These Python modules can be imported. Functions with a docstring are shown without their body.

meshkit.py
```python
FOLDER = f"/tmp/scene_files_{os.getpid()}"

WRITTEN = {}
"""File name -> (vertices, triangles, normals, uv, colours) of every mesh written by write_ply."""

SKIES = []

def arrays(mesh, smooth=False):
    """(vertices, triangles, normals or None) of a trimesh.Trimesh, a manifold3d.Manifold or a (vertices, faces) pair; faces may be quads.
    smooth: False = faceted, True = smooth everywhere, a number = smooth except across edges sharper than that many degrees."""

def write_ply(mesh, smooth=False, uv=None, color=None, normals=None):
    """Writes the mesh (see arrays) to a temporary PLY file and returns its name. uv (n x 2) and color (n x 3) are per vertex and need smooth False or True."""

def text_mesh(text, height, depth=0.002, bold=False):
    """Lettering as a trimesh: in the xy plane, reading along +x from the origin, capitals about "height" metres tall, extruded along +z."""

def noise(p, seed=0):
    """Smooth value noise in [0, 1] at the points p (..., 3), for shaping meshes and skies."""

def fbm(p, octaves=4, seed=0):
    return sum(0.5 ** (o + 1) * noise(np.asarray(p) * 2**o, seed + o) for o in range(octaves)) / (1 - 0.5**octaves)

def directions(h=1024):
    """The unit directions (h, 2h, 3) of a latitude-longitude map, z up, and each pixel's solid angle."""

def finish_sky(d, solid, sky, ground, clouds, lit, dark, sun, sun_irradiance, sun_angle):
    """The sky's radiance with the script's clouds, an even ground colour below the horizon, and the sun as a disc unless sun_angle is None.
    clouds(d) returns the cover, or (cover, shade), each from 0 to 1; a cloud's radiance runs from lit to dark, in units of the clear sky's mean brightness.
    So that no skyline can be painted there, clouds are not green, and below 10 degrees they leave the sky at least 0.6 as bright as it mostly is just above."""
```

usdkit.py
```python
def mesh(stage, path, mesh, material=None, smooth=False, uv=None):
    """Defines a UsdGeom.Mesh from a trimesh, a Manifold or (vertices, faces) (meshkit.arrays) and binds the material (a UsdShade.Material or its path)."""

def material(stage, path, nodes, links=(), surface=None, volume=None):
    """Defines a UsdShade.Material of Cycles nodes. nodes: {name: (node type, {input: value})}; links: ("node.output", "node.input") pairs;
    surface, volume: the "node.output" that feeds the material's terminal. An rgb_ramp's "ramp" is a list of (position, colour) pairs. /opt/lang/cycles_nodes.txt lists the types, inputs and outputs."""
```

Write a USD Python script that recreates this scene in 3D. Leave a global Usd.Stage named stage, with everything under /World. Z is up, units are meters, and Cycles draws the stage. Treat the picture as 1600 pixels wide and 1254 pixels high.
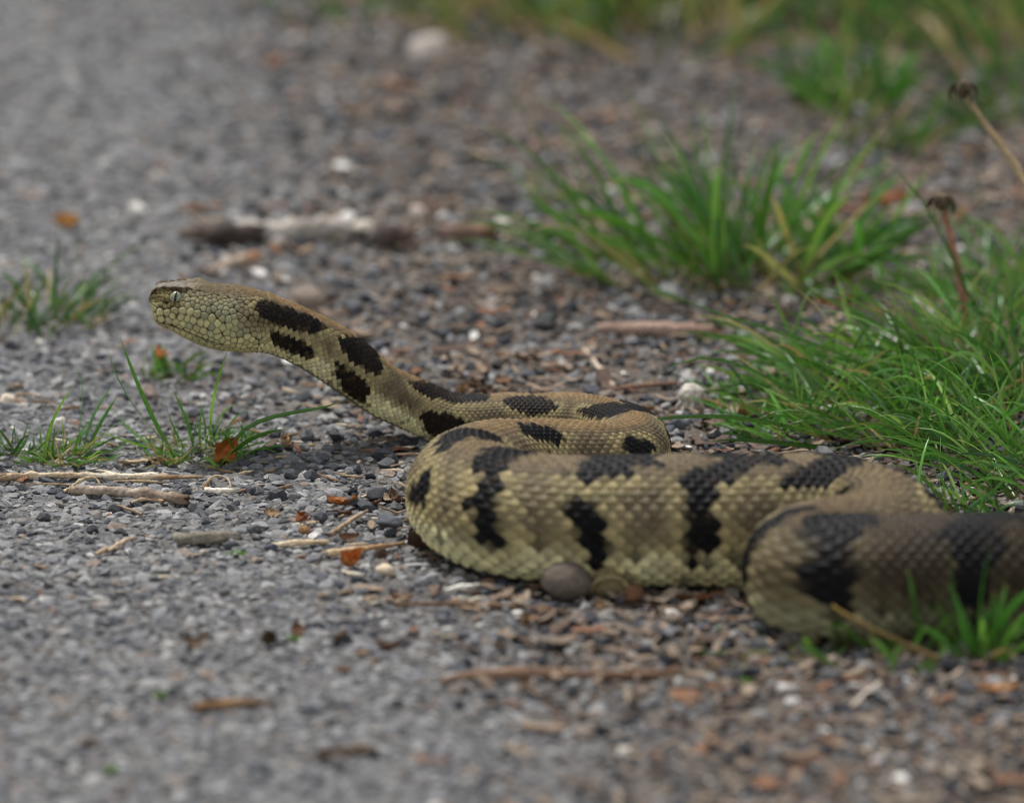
import math, random
import numpy as np, trimesh, usdkit, meshkit
from scipy.interpolate import CubicSpline, PchipInterpolator
from scipy.spatial import cKDTree, ConvexHull
from pxr import Usd, UsdGeom, UsdLux, UsdShade, Gf, Sdf, Vt

# ------------------------------------------------------------------ camera, sky, sun, exposure
stage = Usd.Stage.CreateInMemory()
UsdGeom.SetStageUpAxis(stage, "Z"); UsdGeom.SetStageMetersPerUnit(stage, 1.0)
UsdGeom.Xform.Define(stage, "/World"); UsdGeom.Scope.Define(stage, "/World/Looks")
PITCH, DIST, MPP = math.radians(15.0), 5.0, 0.0003          # a long lens from five metres away, looking down 15 degrees
SP, CP = math.sin(PITCH), math.cos(PITCH)
CAM = np.array([0, -DIST * CP, DIST * SP])
cam = UsdGeom.Camera.Define(stage, "/World/camera")
cam.CreateHorizontalApertureAttr(36.0)
cam.CreateFocalLengthAttr(36.0 * DIST / (1600 * MPP))
cam.CreateFStopAttr(6.0)
cam.CreateFocusDistanceAttr(DIST - 0.150)
cam.CreateExposureAttr(1.42)
cam.CreateClippingRangeAttr(Gf.Vec2f(0.05, 5000))
cam.AddTransformOp().Set(Gf.Matrix4d(1, 0, 0, 0, 0, SP, CP, 0, 0, -CP, SP, 0, *map(float, CAM), 1))
SUN_EL, SUN_AZ = math.radians(62), math.radians(-35)         # azimuth clockwise from +y: behind the snake, a little to the left
dome = UsdLux.DomeLight.Define(stage, "/World/sky")
dome.GetPrim().SetCustomDataByKey("kind", "structure")
skym = usdkit.material(stage, "/World/Looks/sky_light", {
    "s": ("sky_texture", {"sky_type": "single_scattering", "sun_disc": False, "sun_elevation": SUN_EL, "sun_rotation": SUN_AZ}),
    "tc": ("texture_coordinate", {}), "n": ("noise_texture", {"scale": 2.2, "detail": 4.0, "roughness": 0.55}),
    "r": ("rgb_ramp", {"ramp": [(0.25, (0.72, 0.72, 0.72)), (0.65, (0.96, 0.96, 0.96))]}),
    "c": ("mix", {"mix_type": "mix", "color2": (4.75, 4.95, 5.15)}),
    "b": ("background_shader", {"strength": 0.05})},
    [("tc.generated", "n.vector"), ("n.fac", "r.fac"), ("r.color", "c.fac"), ("s.color", "c.color1"), ("c.color", "b.color")], surface="b.background")
UsdShade.MaterialBindingAPI.Apply(dome.GetPrim()).Bind(skym)
sun = UsdLux.DistantLight.Define(stage, "/World/sun")
sun.CreateNormalizeAttr(True); sun.CreateIntensityAttr(0.40); sun.CreateAngleAttr(10.0); sun.CreateColorAttr(Gf.Vec3f(1.0, 0.98, 0.96))
_d = np.array([math.sin(SUN_AZ) * math.cos(SUN_EL), math.cos(SUN_AZ) * math.cos(SUN_EL), math.sin(SUN_EL)])
_x = np.cross([0, 0, 1.0], _d); _x /= np.linalg.norm(_x); _y = np.cross(_d, _x)
sun.AddTransformOp().Set(Gf.Matrix4d(*map(float, _x), 0, *map(float, _y), 0, *map(float, _d), 0, 0, 0, 3, 1))

# ------------------------------------------------------------------ helpers
rng = np.random.default_rng(11)

def ray(px, py):
    return np.array([(px - 800) * MPP / DIST, CP - (py - 627) * MPP / DIST * SP, -SP - (py - 627) * MPP / DIST * CP])

def G(px, py, z=0.0):
    """The point at height z that the photograph shows at this spot of the ground."""
    d = ray(px, py)
    return CAM + d * ((z - CAM[2]) / d[2])

def onY(px, py, y):
    d = ray(px, py)
    return CAM + d * ((y - CAM[1]) / d[1])

def project(P):
    q = np.asarray(P) - CAM
    dep = q[..., 1] * CP - q[..., 2] * SP
    return np.stack([800 + q[..., 0] / dep * DIST / MPP, 627 - (q[..., 1] * SP + q[..., 2] * CP) / dep * DIST / MPP], -1), dep

def lin(r, g, b):
    c = np.array([r, g, b], float) / 255
    return np.where(c < 0.04045, c / 12.92, ((c + 0.055) / 1.055) ** 2.4)

used = {}
def numbered(parent, name):
    k = (parent, name); n = used.get(k, -1) + 1; used[k] = n
    return f"{parent}/{name}" + (f"_{n:03d}" if n else "")

def tag(o, label=None, cat=None, group=None, kind=None):
    p = o if isinstance(o, Usd.Prim) else o.GetPrim()
    for k, v in (("label", label), ("category", cat), ("group", group), ("kind", kind)):
        if v: p.SetCustomDataByKey(k, v)
    return p

def obj(name, mesh, mat, parent=None, smooth=35, color=None):
    path = numbered(str(parent.GetPath()) if parent is not None else "/World", name)
    m = usdkit.mesh(stage, path, mesh, mat, smooth=True if color is not None and smooth else smooth)
    if color is not None:
        UsdGeom.PrimvarsAPI(m).CreatePrimvar("tint", Sdf.ValueTypeNames.Color3fArray, "vertex").Set(Vt.Vec3fArray.FromNumpy(np.asarray(color, np.float32)))
    return m.GetPrim()

def thing(name, label, cat, loc=(0, 0, 0), rotz=0.0, group=None):
    x = UsdGeom.Xform.Define(stage, numbered("/World", name))
    x.AddTranslateOp().Set(Gf.Vec3d(*map(float, loc)))
    if rotz: x.AddRotateZOp().Set(float(rotz))
    return tag(x, label, cat, group)

def tintmat(name, rough=0.6, noise=900.0, amount=0.25, bump=0.0, bscale=1500.0, translucent=0.0, spec=0.5):
    """A material whose colour comes from the mesh's tint with a fine procedural grain over it."""
    nodes = {"a": ("attribute", {"attribute": "tint"}), "tc": ("texture_coordinate", {}), "n": ("noise_texture", {"scale": noise, "detail": 4.0}),
             "mr": ("map_range", {"from_min": 0.3, "from_max": 0.7, "to_min": 1 - amount, "to_max": 1 + amount}),
             "m": ("mix", {"mix_type": "multiply", "fac": 1.0}), "p": ("principled_bsdf", {"roughness": rough, "specular_ior_level": spec})}
    links = [("tc.object", "n.vector"), ("n.fac", "mr.value"), ("a.color", "m.color1"), ("mr.result", "m.color2"), ("m.color", "p.base_color")]
    if bump:
        nodes["n2"] = ("noise_texture", {"scale": bscale, "detail": 3.0}); nodes["b"] = ("bump", {"strength": bump, "distance": 0.0005})
        links += [("tc.object", "n2.vector"), ("n2.fac", "b.height"), ("b.normal", "p.normal")]
    out = "p.BSDF"
    if translucent:
        nodes["t"] = ("translucent_bsdf", {}); nodes["mx"] = ("mix_closure", {"fac": translucent})
        links += [("m.color", "t.color"), ("p.BSDF", "mx.closure1"), ("t.BSDF", "mx.closure2")]; out = "mx.closure"
    return usdkit.material(stage, "/World/Looks/" + name, nodes, links, surface=out)

M_grass = tintmat("grass_blade", rough=0.36, noise=700, amount=0.2, translucent=0.32, spec=0.55)
M_wood = tintmat("weathered_wood", spec=0.2, rough=0.85, noise=600, amount=0.35, bump=0.6, bscale=900)
M_leaf = tintmat("dry_leaf", spec=0.25, rough=0.7, noise=500, amount=0.3, bump=0.4, translucent=0.15)
M_rock = tintmat("stone", spec=0.25, rough=0.8, noise=900, amount=0.3, bump=0.8, bscale=1200)
M_snake = tintmat("snake_skin", rough=0.5, noise=2500, amount=0.16, spec=0.2)

def noise2(x, y, sc, seed=0):
    return meshkit.fbm(np.stack([np.asarray(x) * sc, np.asarray(y) * sc, np.zeros_like(np.asarray(x, float)) + seed * 7.3], -1), 3, seed)

def ground_z(x, y):
    return (noise2(x, y, 9, 3) - 0.5) * 0.006 + (noise2(x, y, 60, 4) - 0.5) * 0.0018

def road(x, y):
    """1 on the old asphalt at the left, 0 on the littered verge at the right."""
    edge = -0.075 - 0.055 * np.tanh((y + 0.05) * 3) + (noise2(x, y, 7, 5) - 0.5) * 0.16
    edge = edge + 0.05 * np.exp(-((y + 0.55) / 0.2) ** 2)
    return np.clip((edge - x) / 0.13 + 0.5, 0, 1)

# ------------------------------------------------------------------ ground
def axis(lo, hi, step, far):
    core = np.arange(lo, hi + 1e-9, step)
    g = [step]; out = 0
    while out < far:
        g.append(g[-1] * 1.5); out += g[-1]
    ext = np.cumsum(g[1:])
    return np.concatenate([lo - ext[::-1], core, hi + ext])
gx, gy = axis(-0.5, 0.6, 0.005, 300), axis(-0.8, 1.5, 0.005, 300)
X, Y = np.meshgrid(gx, gy, indexing="ij")
Z = ground_z(X, Y)
near = (np.abs(X) < 3) & (np.abs(Y) < 4); Z = np.where(near, Z, 0)
nx, ny = X.shape
idx = np.arange(nx * ny).reshape(nx, ny)
F = np.stack([idx[:-1, :-1], idx[1:, :-1], idx[1:, 1:], idx[:-1, 1:]], -1).reshape(-1, 4)
rd = road(X, Y)
soil = lin(100, 93, 86); soil2 = lin(84, 75, 67); tar = lin(94, 93, 92)
nn = noise2(X, Y, 25, 8)[..., None]
gcol = rd[..., None] * tar + (1 - rd[..., None]) * (soil * nn + soil2 * (1 - nn))
M_ground = usdkit.material(stage, "/World/Looks/ground_grit", {
    "a": ("attribute", {"attribute": "tint"}), "g": ("geometry", {}),
    "v": ("voronoi_texture", {"scale": 420.0}), "n": ("noise_texture", {"scale": 160.0, "detail": 6.0, "roughness": 0.65}),
    "mr": ("map_range", {"from_min": 0.25, "from_max": 0.75, "to_min": 0.55, "to_max": 1.4}),
    "hs": ("hsv", {"saturation": 0.0}), "mv": ("mix", {"mix_type": "overlay", "fac": 0.35}),
    "m": ("mix", {"mix_type": "multiply", "fac": 1.0}), "b": ("bump", {"strength": 0.9, "distance": 0.0015}),
    "p": ("principled_bsdf", {"roughness": 0.95, "specular_ior_level": 0.1})},
    [("g.position", "v.vector"), ("g.position", "n.vector"), ("n.fac", "mr.value"), ("a.color", "m.color1"), ("mr.result", "m.color2"),
     ("v.color", "hs.color"), ("m.color", "mv.color1"), ("hs.color", "mv.color2"), ("mv.color", "p.base_color"), ("v.distance", "b.height"), ("b.normal", "p.normal")], surface="p.BSDF")
g = obj("ground", (np.stack([X, Y, Z], -1).reshape(-1, 3), F), M_ground, smooth=True, color=gcol.reshape(-1, 3))
tag(g, "grey worn asphalt running into a littered brown verge", None, None, "structure")

# ------------------------------------------------------------------ gravel and litter, uncounted
def stone_mesh(seed, n=22, flat=0.65, jag=0.25):
    r = np.random.default_rng(seed)
    p = r.normal(size=(n, 3)); p /= np.linalg.norm(p, axis=1, keepdims=True)
    p *= 1 - jag * r.random((n, 1)); p *= np.array([1, r.uniform(0.65, 0.95), flat * r.uniform(0.8, 1.1)]) * 0.5
    h = ConvexHull(p); m = trimesh.Trimesh(p, h.simplices, process=True); m.fix_normals()
    return m

def chip_mesh(seed):
    """A splinter or flake of bark: a thin bent plate with a ragged end."""
    r = np.random.default_rng(seed); n = 5
    x = np.linspace(-0.5, 0.5, n); w = r.uniform(0.1, 0.26) * (0.55 + 0.45 * r.random(n)); w[-1] *= 0.4
    z = 0.1 * r.normal() * (x * 2) ** 2 + 0.02 * r.normal(size=n); t = 0.035
    v = np.concatenate([np.stack([x, s * w + 0.02 * r.normal(size=n), z + o], -1) for s, o in ((-1, 0), (1, 0.02), (1, t + 0.02), (-1, t))])
    q = []
    for k in range(4):
        for i in range(n - 1):
            a, b = k * n + i, ((k + 1) % 4) * n + i
            q.append([a, a + 1, b + 1, b])
    q += [[0, n, 2 * n, 3 * n], [n - 1, 4 * n - 1, 3 * n - 1, 2 * n - 1]]
    m = trimesh.Trimesh(v, np.vstack([np.array(q)[:, [0, 1, 2]], np.array(q)[:, [0, 2, 3]]]), process=False); m.fix_normals()
    return m

def plain(name, rgb, rough=0.85, amount=0.3, scale=5.0, bump=0.5):
    return usdkit.material(stage, "/World/Looks/" + name, {
        "tc": ("texture_coordinate", {}), "n": ("noise_texture", {"scale": scale, "detail": 4.0}),
        "mr": ("map_range", {"from_min": 0.3, "from_max": 0.7, "to_min": 1 - amount, "to_max": 1 + amount}),
        "m": ("mix", {"mix_type": "multiply", "fac": 1.0, "color1": tuple(rgb)}), "b": ("bump", {"strength": bump, "distance": 0.0006}),
        "p": ("principled_bsdf", {"roughness": rough, "specular_ior_level": 0.2})},
        [("tc.object", "n.vector"), ("n.fac", "mr.value"), ("mr.result", "m.color2"), ("m.color", "p.base_color"), ("n.fac", "b.height"), ("b.normal", "p.normal")], surface="p.BSDF")

STONES = [(128, 127, 126), (116, 115, 115), (140, 138, 136), (104, 104, 106), (122, 121, 124), (134, 131, 126), (96, 98, 104), (150, 148, 144), (82, 84, 90), (70, 72, 77), (130, 123, 115), (120, 111, 103), (176, 170, 162), (142, 124, 110), (200, 194, 184)]
LITTER = [(114, 98, 84), (100, 84, 72), (130, 114, 98), (86, 70, 60), (130, 112, 94), (116, 82, 60), (146, 130, 112), (68, 56, 48)]
stone_mats = [plain(f"gravel_stone_{i}", lin(*(np.mean(c) + 0.42 * (np.mean(c) - 118.0) - 8 + 0.75 * (np.array(c) - np.mean(c))))) for i, c in enumerate(STONES)]
litter_mats = [plain(f"litter_piece_{i}", lin(*c), amount=0.4, scale=7) for i, c in enumerate(LITTER)]

def instancer(name, protos, pos, which, scale, quats, label, cat):
    pi = UsdGeom.PointInstancer.Define(stage, "/World/" + name)
    paths = []
    for i, (mesh, mat, nm) in enumerate(protos):
        pp = f"/World/{name}/pieces/{nm}_{i:03d}"
        if i == 0: UsdGeom.Scope.Define(stage, f"/World/{name}/pieces")
        usdkit.mesh(stage, pp, mesh, mat, smooth=28); paths.append(Sdf.Path(pp))
    pi.CreatePrototypesRel().SetTargets(paths)
    pi.CreatePositionsAttr(Vt.Vec3fArray.FromNumpy(pos.astype(np.float32)))
    pi.CreateProtoIndicesAttr(Vt.IntArray.FromNumpy(which.astype(np.int32)))
    pi.CreateScalesAttr(Vt.Vec3fArray.FromNumpy(scale.astype(np.float32)))
    pi.CreateOrientationsAttr(Vt.QuathArray([Gf.Quath(float(q[0]), float(q[1]), float(q[2]), float(q[3])) for q in quats]))
    tag(pi, label, cat, None, "stuff")

def tilt_quats(n, tilt, r):
    yaw = r.uniform(0, 2 * np.pi, n); a = r.normal(0, tilt, n); ax = r.uniform(0, 2 * np.pi, n)
    q1 = np.stack([np.cos(a / 2), np.sin(a / 2) * np.cos(ax), np.sin(a / 2) * np.sin(ax), 0 * a], -1)
    c, s = np.cos(yaw / 2), np.sin(yaw / 2); w, x, y, z = q1.T
    return np.stack([w * c - z * s, x * c + y * s, y * c - x * s, z * c + w * s], -1)

def scatter_grid(step, x0, x1, y0, y1, r):
    ax, ay = np.meshgrid(np.arange(x0, x1, step), np.arange(y0, y1, step), indexing="ij")
    p = np.stack([ax.ravel(), ay.ravel()], -1)
    return p + r.uniform(-0.5, 0.5, p.shape) * step

r_ = np.random.default_rng(5)
protos = [(stone_mesh(100 + i * 3 + k, 20 + 4 * k, jag=0.2 + 0.1 * k), m, "stone") for i, m in enumerate(stone_mats) for k in range(3)]
P = scatter_grid(0.0047, -0.36, 0.40, -0.70, 1.22, r_)
keep = np.abs(P[:, 0]) < 0.30 + 0.045 * np.maximum(P[:, 1] + 0.7, 0)
P = P[keep]
on = road(P[:, 0], P[:, 1])
n = len(P)
size = np.where(on > r_.random(n), r_.lognormal(math.log(0.0060), 0.34, n), r_.lognormal(math.log(0.0050), 0.45, n))
size = np.clip(size, 0.0024, 0.013)
loose = on < r_.random(n)
drop = loose & (r_.random(n) < 0.20 + 0.45 * noise2(P[:, 0], P[:, 1], 12, 9))
wr = np.array([8, 8, 8, 6, 8, 7, 4, 4, 2.4, 1.2, 3, 2, .5, 1, .12]); wl = np.array([6, 7, 5, 7, 7, 5, 7, 3, 9, 8, 5, 4, 1.4, 3, 0.7])
which = np.where(loose, r_.choice(len(STONES), n, p=wl / wl.sum()), r_.choice(len(STONES), n, p=wr / wr.sum())) * 3 + r_.integers(0, 3, n)
sz = np.where(loose, r_.uniform(0.75, 1.15, n), r_.uniform(0.5, 0.8, n))
zoff = np.where(loose, size * 0.16, size * 0.02)
pos = np.column_stack([P, ground_z(P[:, 0], P[:, 1]) + zoff])
scale = np.column_stack([size, size, size * sz])
k = ~drop
quats = tilt_quats(n, 0.30, r_)
instancer("gravel", protos, pos[k], which[k], scale[k], quats[k], "loose grey chips and pebbles bedded over the path and verge", "gravel")

protos = [(chip_mesh(300 + i * 4 + k), m, "scrap") for i, m in enumerate(litter_mats) for k in range(4)]
P = scatter_grid(0.0080, -0.36, 0.40, -0.70, 1.22, r_)
lit = 1 - road(P[:, 0], P[:, 1]); dens = np.clip(0.04 + 0.95 * lit * np.clip((P[:, 0] + 0.25) * 2.2 + 0.25, 0.25, 1), 0, 1) * np.clip(noise2(P[:, 0], P[:, 1], 14, 12) * 2.2 - 0.35, 0.1, 1)
P = P[r_.random(len(P)) < dens]; n = len(P)
size = np.clip(r_.lognormal(math.log(0.0075), 0.45, n), 0.003, 0.026)
pos = np.column_stack([P, ground_z(P[:, 0], P[:, 1]) + r_.uniform(0.0015, 0.004, n)])
instancer("leaf_litter", protos, pos, r_.integers(0, len(protos), n), np.column_stack([size, size * r_.uniform(0.5, 1.2, n), size]), tilt_quats(n, 0.14, r_), "brown and straw coloured scraps of bark, leaf and straw", "litter")

# ------------------------------------------------------------------ the snake
# spine: (pixel x, pixel y of the axis, ("y" depth plane | "z" height), value, half height mm, half width mm)
head = [(236, 471, 7.4, 5.6), (248, 471.5, 8.5, 8.0), (262, 475, 9.9, 10.4), (282, 478.5, 11.3, 13.0), (300, 483, 12.6, 15.0), (320, 488.5, 13.6, 16.8), (340, 493, 14.2, 18.2),
        (362, 495, 14.4, 18.8), (382, 498, 14.2, 18.4), (402, 502, 13.6, 16.8), (424, 509, 12.8, 14.4), (450, 519, 12.8, 13.2), (480, 533.5, 12.9, 13.0), (512, 552, 13.2, 13.2), (545, 574, 13.2, 13.3), (575, 597, 12.6, 12.8), (606, 618, 12.4, 12.8), (645, 634, 12.3, 12.8)]
SPX, SR = [], []
for i, (px, py, h, w) in enumerate(head):
    SPX.append(onY(px, py, -0.092 + 0.018 * (i / (len(head) - 1)) ** 2)); SR.append((h, w))
for px, y, r in [(710, -0.076, 12.2), (780, -0.075, 12.4), (850, -0.077, 12.8), (915, -0.084, 13.3), (965, -0.101, 14.0), (990, -0.124, 15.0), (978, -0.147, 16.2), (935, -0.163, 17.6), (875, -0.172, 19.4), (815, -0.183, 21.2), (763, -0.203, 23.4), (735, -0.235, 25.4), (760, -0.268, 27.0), (815, -0.289, 28.0), (890, -0.299, 28.6), (980, -0.303, 29.0), (1080, -0.303, 29.0), (1180, -0.300, 28.8), (1280, -0.296, 28.4),
                 (1350, -0.303, 27.4), (1382, -0.322, 26.2), (1350, -0.339, 25.2), (1300, -0.346, 25.2), (1266, -0.364, 26.2), (1292, -0.384, 27.2), (1350, -0.388, 27.6), (1440, -0.388, 27.6), (1560, -0.387, 27.4), (1700, -0.38, 26.0), (1850, -0.365, 22.5), (2000, -0.34, 16.5), (2120, -0.30, 10), (2200, -0.27, 6)]:
    x = (px - 800) * MPP * (DIST + y) / DIST
    SPX.append(np.array([x, y, r * 0.89e-3])); SR.append((r * 0.97, r * 1.06))
SPX, SR = np.array(SPX), np.array(SR) * 1e-3
chord = np.concatenate([[0], np.cumsum(np.linalg.norm(np.diff(SPX, axis=0), axis=1))])
cs = CubicSpline(chord, SPX); u = np.linspace(0, chord[-1], 6000)
pts = cs(u); arc = np.concatenate([[0], np.cumsum(np.linalg.norm(np.diff(pts, axis=0), axis=1))])
hi, wi = PchipInterpolator(chord, SR[:, 0]), PchipInterpolator(chord, SR[:, 1])
s_of_u = lambda uu: np.interp(uu, u, arc)
u_of_s = lambda ss: np.interp(ss, arc, u)
LEN = arc[-1]
# ring stations: cap, fine head, then body with a step that follows the girth
st = [0.0]
while st[-1] < LEN:
    st.append(st[-1] + (0.00034 if st[-1] < 0.062 else 0.000017 * hi(u_of_s(st[-1])) / 1e-3 + 0.00009))
st = np.array(st[:-1])
CAPL = 0.0042
capn = 14
ca = np.linspace(0.04, np.pi / 2, capn)
ring_s = np.concatenate([CAPL * (1 - np.cos(ca)), st[st > CAPL]])
ring_f = np.concatenate([np.sin(ca) ** 0.8, np.ones((st > CAPL).sum())])
NR, NT = len(ring_s), 320
th = np.linspace(-np.pi, np.pi, NT, endpoint=False)
C = cs(u_of_s(ring_s)); T = cs(u_of_s(ring_s), 1); T /= np.linalg.norm(T, axis=1, keepdims=True)
Nn = np.array([0, 0, 1.0]) - T * T[:, 2:]; Nn /= np.linalg.norm(Nn, axis=1, keepdims=True)
L = np.cross(T, Nn)
H, W = hi(u_of_s(ring_s)) * ring_f, wi(u_of_s(ring_s)) * ring_f
hw = np.clip(1 - (ring_s - 0.045) / 0.02, 0, 1); hw = hw * hw * (3 - 2 * hw)            # 1 on the head, 0 on the body
_p = np.pi / 2 + np.pi / 2 * np.linspace(0, 1, 4000) ** 3                                   # equal steps of length round the flattened belly
_l = np.concatenate([[0], np.cumsum(np.hypot(np.diff(np.sin(_p)), np.diff(-np.abs(np.cos(_p)) ** 0.66 * 0.90)))])
LOW_T, LOW_P = np.pi / 2 + np.pi / 2 * _l / _l[-1], _p
def section(hw, th):
    """unit cross-section (side, up)"""
    c, s = np.cos(th), np.sin(th)
    # body: loaf with a flattened belly; head: flat crown, full cheeks, rounded chin
    ph = np.where(np.abs(th) > np.pi / 2, np.sign(th) * np.interp(np.abs(th), LOW_T, LOW_P), th)
    cb, sb = np.cos(ph), np.sin(ph)
    bz = np.where(cb > 0, cb, -np.abs(cb) ** 0.66 * 0.90); bx = sb * (1 + 0.05 * np.clip(-cb, 0, 1))
    ex = 0.78
    hz = np.sign(c) * np.abs(c) ** ex; hx = np.sign(s) * np.abs(s) ** 0.9 * (1 + 0.10 * np.clip(0.4 - c, -1, 1) - 0.10 * np.clip(c, 0, 1))
    return hx * hw + bx * (1 - hw), hz * hw + bz * (1 - hw)
sx, sz_ = section(hw[:, None], th[None, :])
base = C[:, None] + L[:, None] * (sx * W[:, None])[..., None] + Nn[:, None] * (sz_ * H[:, None])[..., None]
def grid_normals(V):
    dv = np.gradient(V, axis=0); dt = np.roll(V, -1, 1) - np.roll(V, 1, 1)
    nrm = np.cross(dt, dv); return nrm / np.maximum(np.linalg.norm(nrm, axis=-1, keepdims=True), 1e-12)
NRM = grid_normals(base)
out = np.sign(((base - C[:, None]) * NRM).sum(-1).mean()); NRM *= out
S, TH = np.meshgrid(ring_s, th, indexing="ij")
np_base = base
# body lattice
ROWS, THV = 21.0, 0.80 * np.pi
kgrid = np.linspace(0, LEN, 4000)
pitch = 0.225 * hi(u_of_s(kgrid))
KS = np.concatenate([[0], np.cumsum(np.diff(kgrid) / pitch[1:])])
k_of_s, s_of_k = (lambda s: np.interp(s, kgrid, KS)), (lambda k: np.interp(k, KS, kgrid))
A, B = k_of_s(S), TH / THV * ROWS
A = A + 0.05 * (noise2(S, TH * 0.02, 160, 2) - 0.5)
hbest, h2, dabest, dbbest = np.full(A.shape, -9.0), np.full(A.shape, -9.0), np.zeros_like(A), np.zeros_like(A)
ai, bi, qi = np.zeros_like(A), np.zeros_like(A), np.ones_like(A)
for dj in (-2, -1, 0, 1, 2):
    j = np.clip(np.round(B) + dj, -ROWS, ROWS); off = 0.5 * (np.abs(j) % 2)
    for di in (-1, 0, 1):
        i = np.round(A - off) + di + off
        da, db = A - i, B - j
        q = (np.abs(da - 0.07) / 0.66) ** 1.6 + (np.abs(db) / 1.22) ** 1.6
        h = np.where(q < 1, 0.62 * da + 0.24 * np.sqrt(np.clip(1 - q, 0, 1)) + 0.24 * np.exp(-(db / 0.15) ** 2) * np.clip(1 - q, 0, 1) ** 0.5, -9)
        win = h > hbest
        h2 = np.where(win, hbest, np.maximum(h2, h)); hbest = np.where(win, h, hbest)
        ai, bi, qi = np.where(win, i, ai), np.where(win, j, bi), np.where(win, q, qi)
        dabest, dbbest = np.where(win, da, dabest), np.where(win, db, dbbest)
belly = np.abs(TH) > THV * (ROWS + 0.55) / ROWS
fa = A - np.floor(A)
hbody = np.where(belly, 0.3 * fa, hbest) * np.interp(S, kgrid, pitch) * 0.55
# head scales: seeds thrown over the head, bigger on the cheeks than on the crown
hsel = ring_s < 0.075
hv = base[hsel].reshape(-1, 3); hs_, ht_ = S[hsel].ravel(), TH[hsel].ravel()
r2 = np.random.default_rng(21)
def seed_rad(s, t):
    a = np.abs(t)
    big = np.exp(-((a - 1.75) / 0.75) ** 2) * np.clip((s - 0.006) / 0.01, 0, 1) * np.clip((0.056 - s) / 0.016, 0.1, 1)
    r = 0.00160 + 0.00095 * big
    r = np.where((a < 0.6) & (s < 0.018), 0.0024, r)
    return r
order = r2.permutation(len(hv)); sr = seed_rad(hs_, ht_)
lipline = lambda smm_: np.interp(smm_, [0, 3, 9.5, 17, 25, 33], [2.75, 2.45, 2.17, 2.08, 2.08, 2.1])
lips = []
for sg_ in (1, -1):
    for off_, st_ in ((-0.25, 0.0), (0.20, 1.6), (-0.62, 1.7)):
        for q_ in np.arange(3.0 + st_, 31 if off_ > -0.5 else 27, 3.1):
            lips.append(int(np.argmin(((hs_ * 1000 - q_) / 1.0) ** 2 + ((ht_ - sg_ * (lipline(q_) + off_)) * 9) ** 2)))
sr[lips] = 0.0026
order = np.concatenate([np.array(lips), order])
tree_all = cKDTree(hv); blocked = np.zeros(len(hv), bool); seeds = []
for o in order:
    if not blocked[o]:
        seeds.append(o)
        blocked[tree_all.query_ball_point(hv[o], sr[o])] = True
seeds = np.array(seeds)
dd, ii = cKDTree(hv[seeds]).query(hv, k=2)
rr = sr[seeds[ii[:, 0]]]
gap = np.minimum(np.clip((dd[:, 1] - dd[:, 0]) / (0.62 * rr), 0, 1), np.clip((0.80 * rr - dd[:, 0]) / (0.34 * rr), 0, 1))
dome_ = np.sqrt(np.clip(1 - (1 - gap) ** 2, 0, 1))
hhead = np.zeros(A.shape); hhead[hsel] = (dome_ * 0.40 * rr * np.where(np.abs(ht_) < 0.6, 0.5, 1.0)).reshape(hsel.sum(), NT)
ghead = np.ones(A.shape); ghead[hsel] = gap.reshape(hsel.sum(), NT)
hs_c, ht_c = S.copy(), TH.copy(); hs_c[hsel] = hs_[seeds[ii[:, 0]]].reshape(-1, NT); ht_c[hsel] = ht_[seeds[ii[:, 0]]].reshape(-1, NT)
bl = np.clip((S - 0.046) / 0.010, 0, 1) > 0.5 + 0.0 * S          # where the head's scales give way to the lattice
disp = np.where(bl, hbody, hhead)
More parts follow.
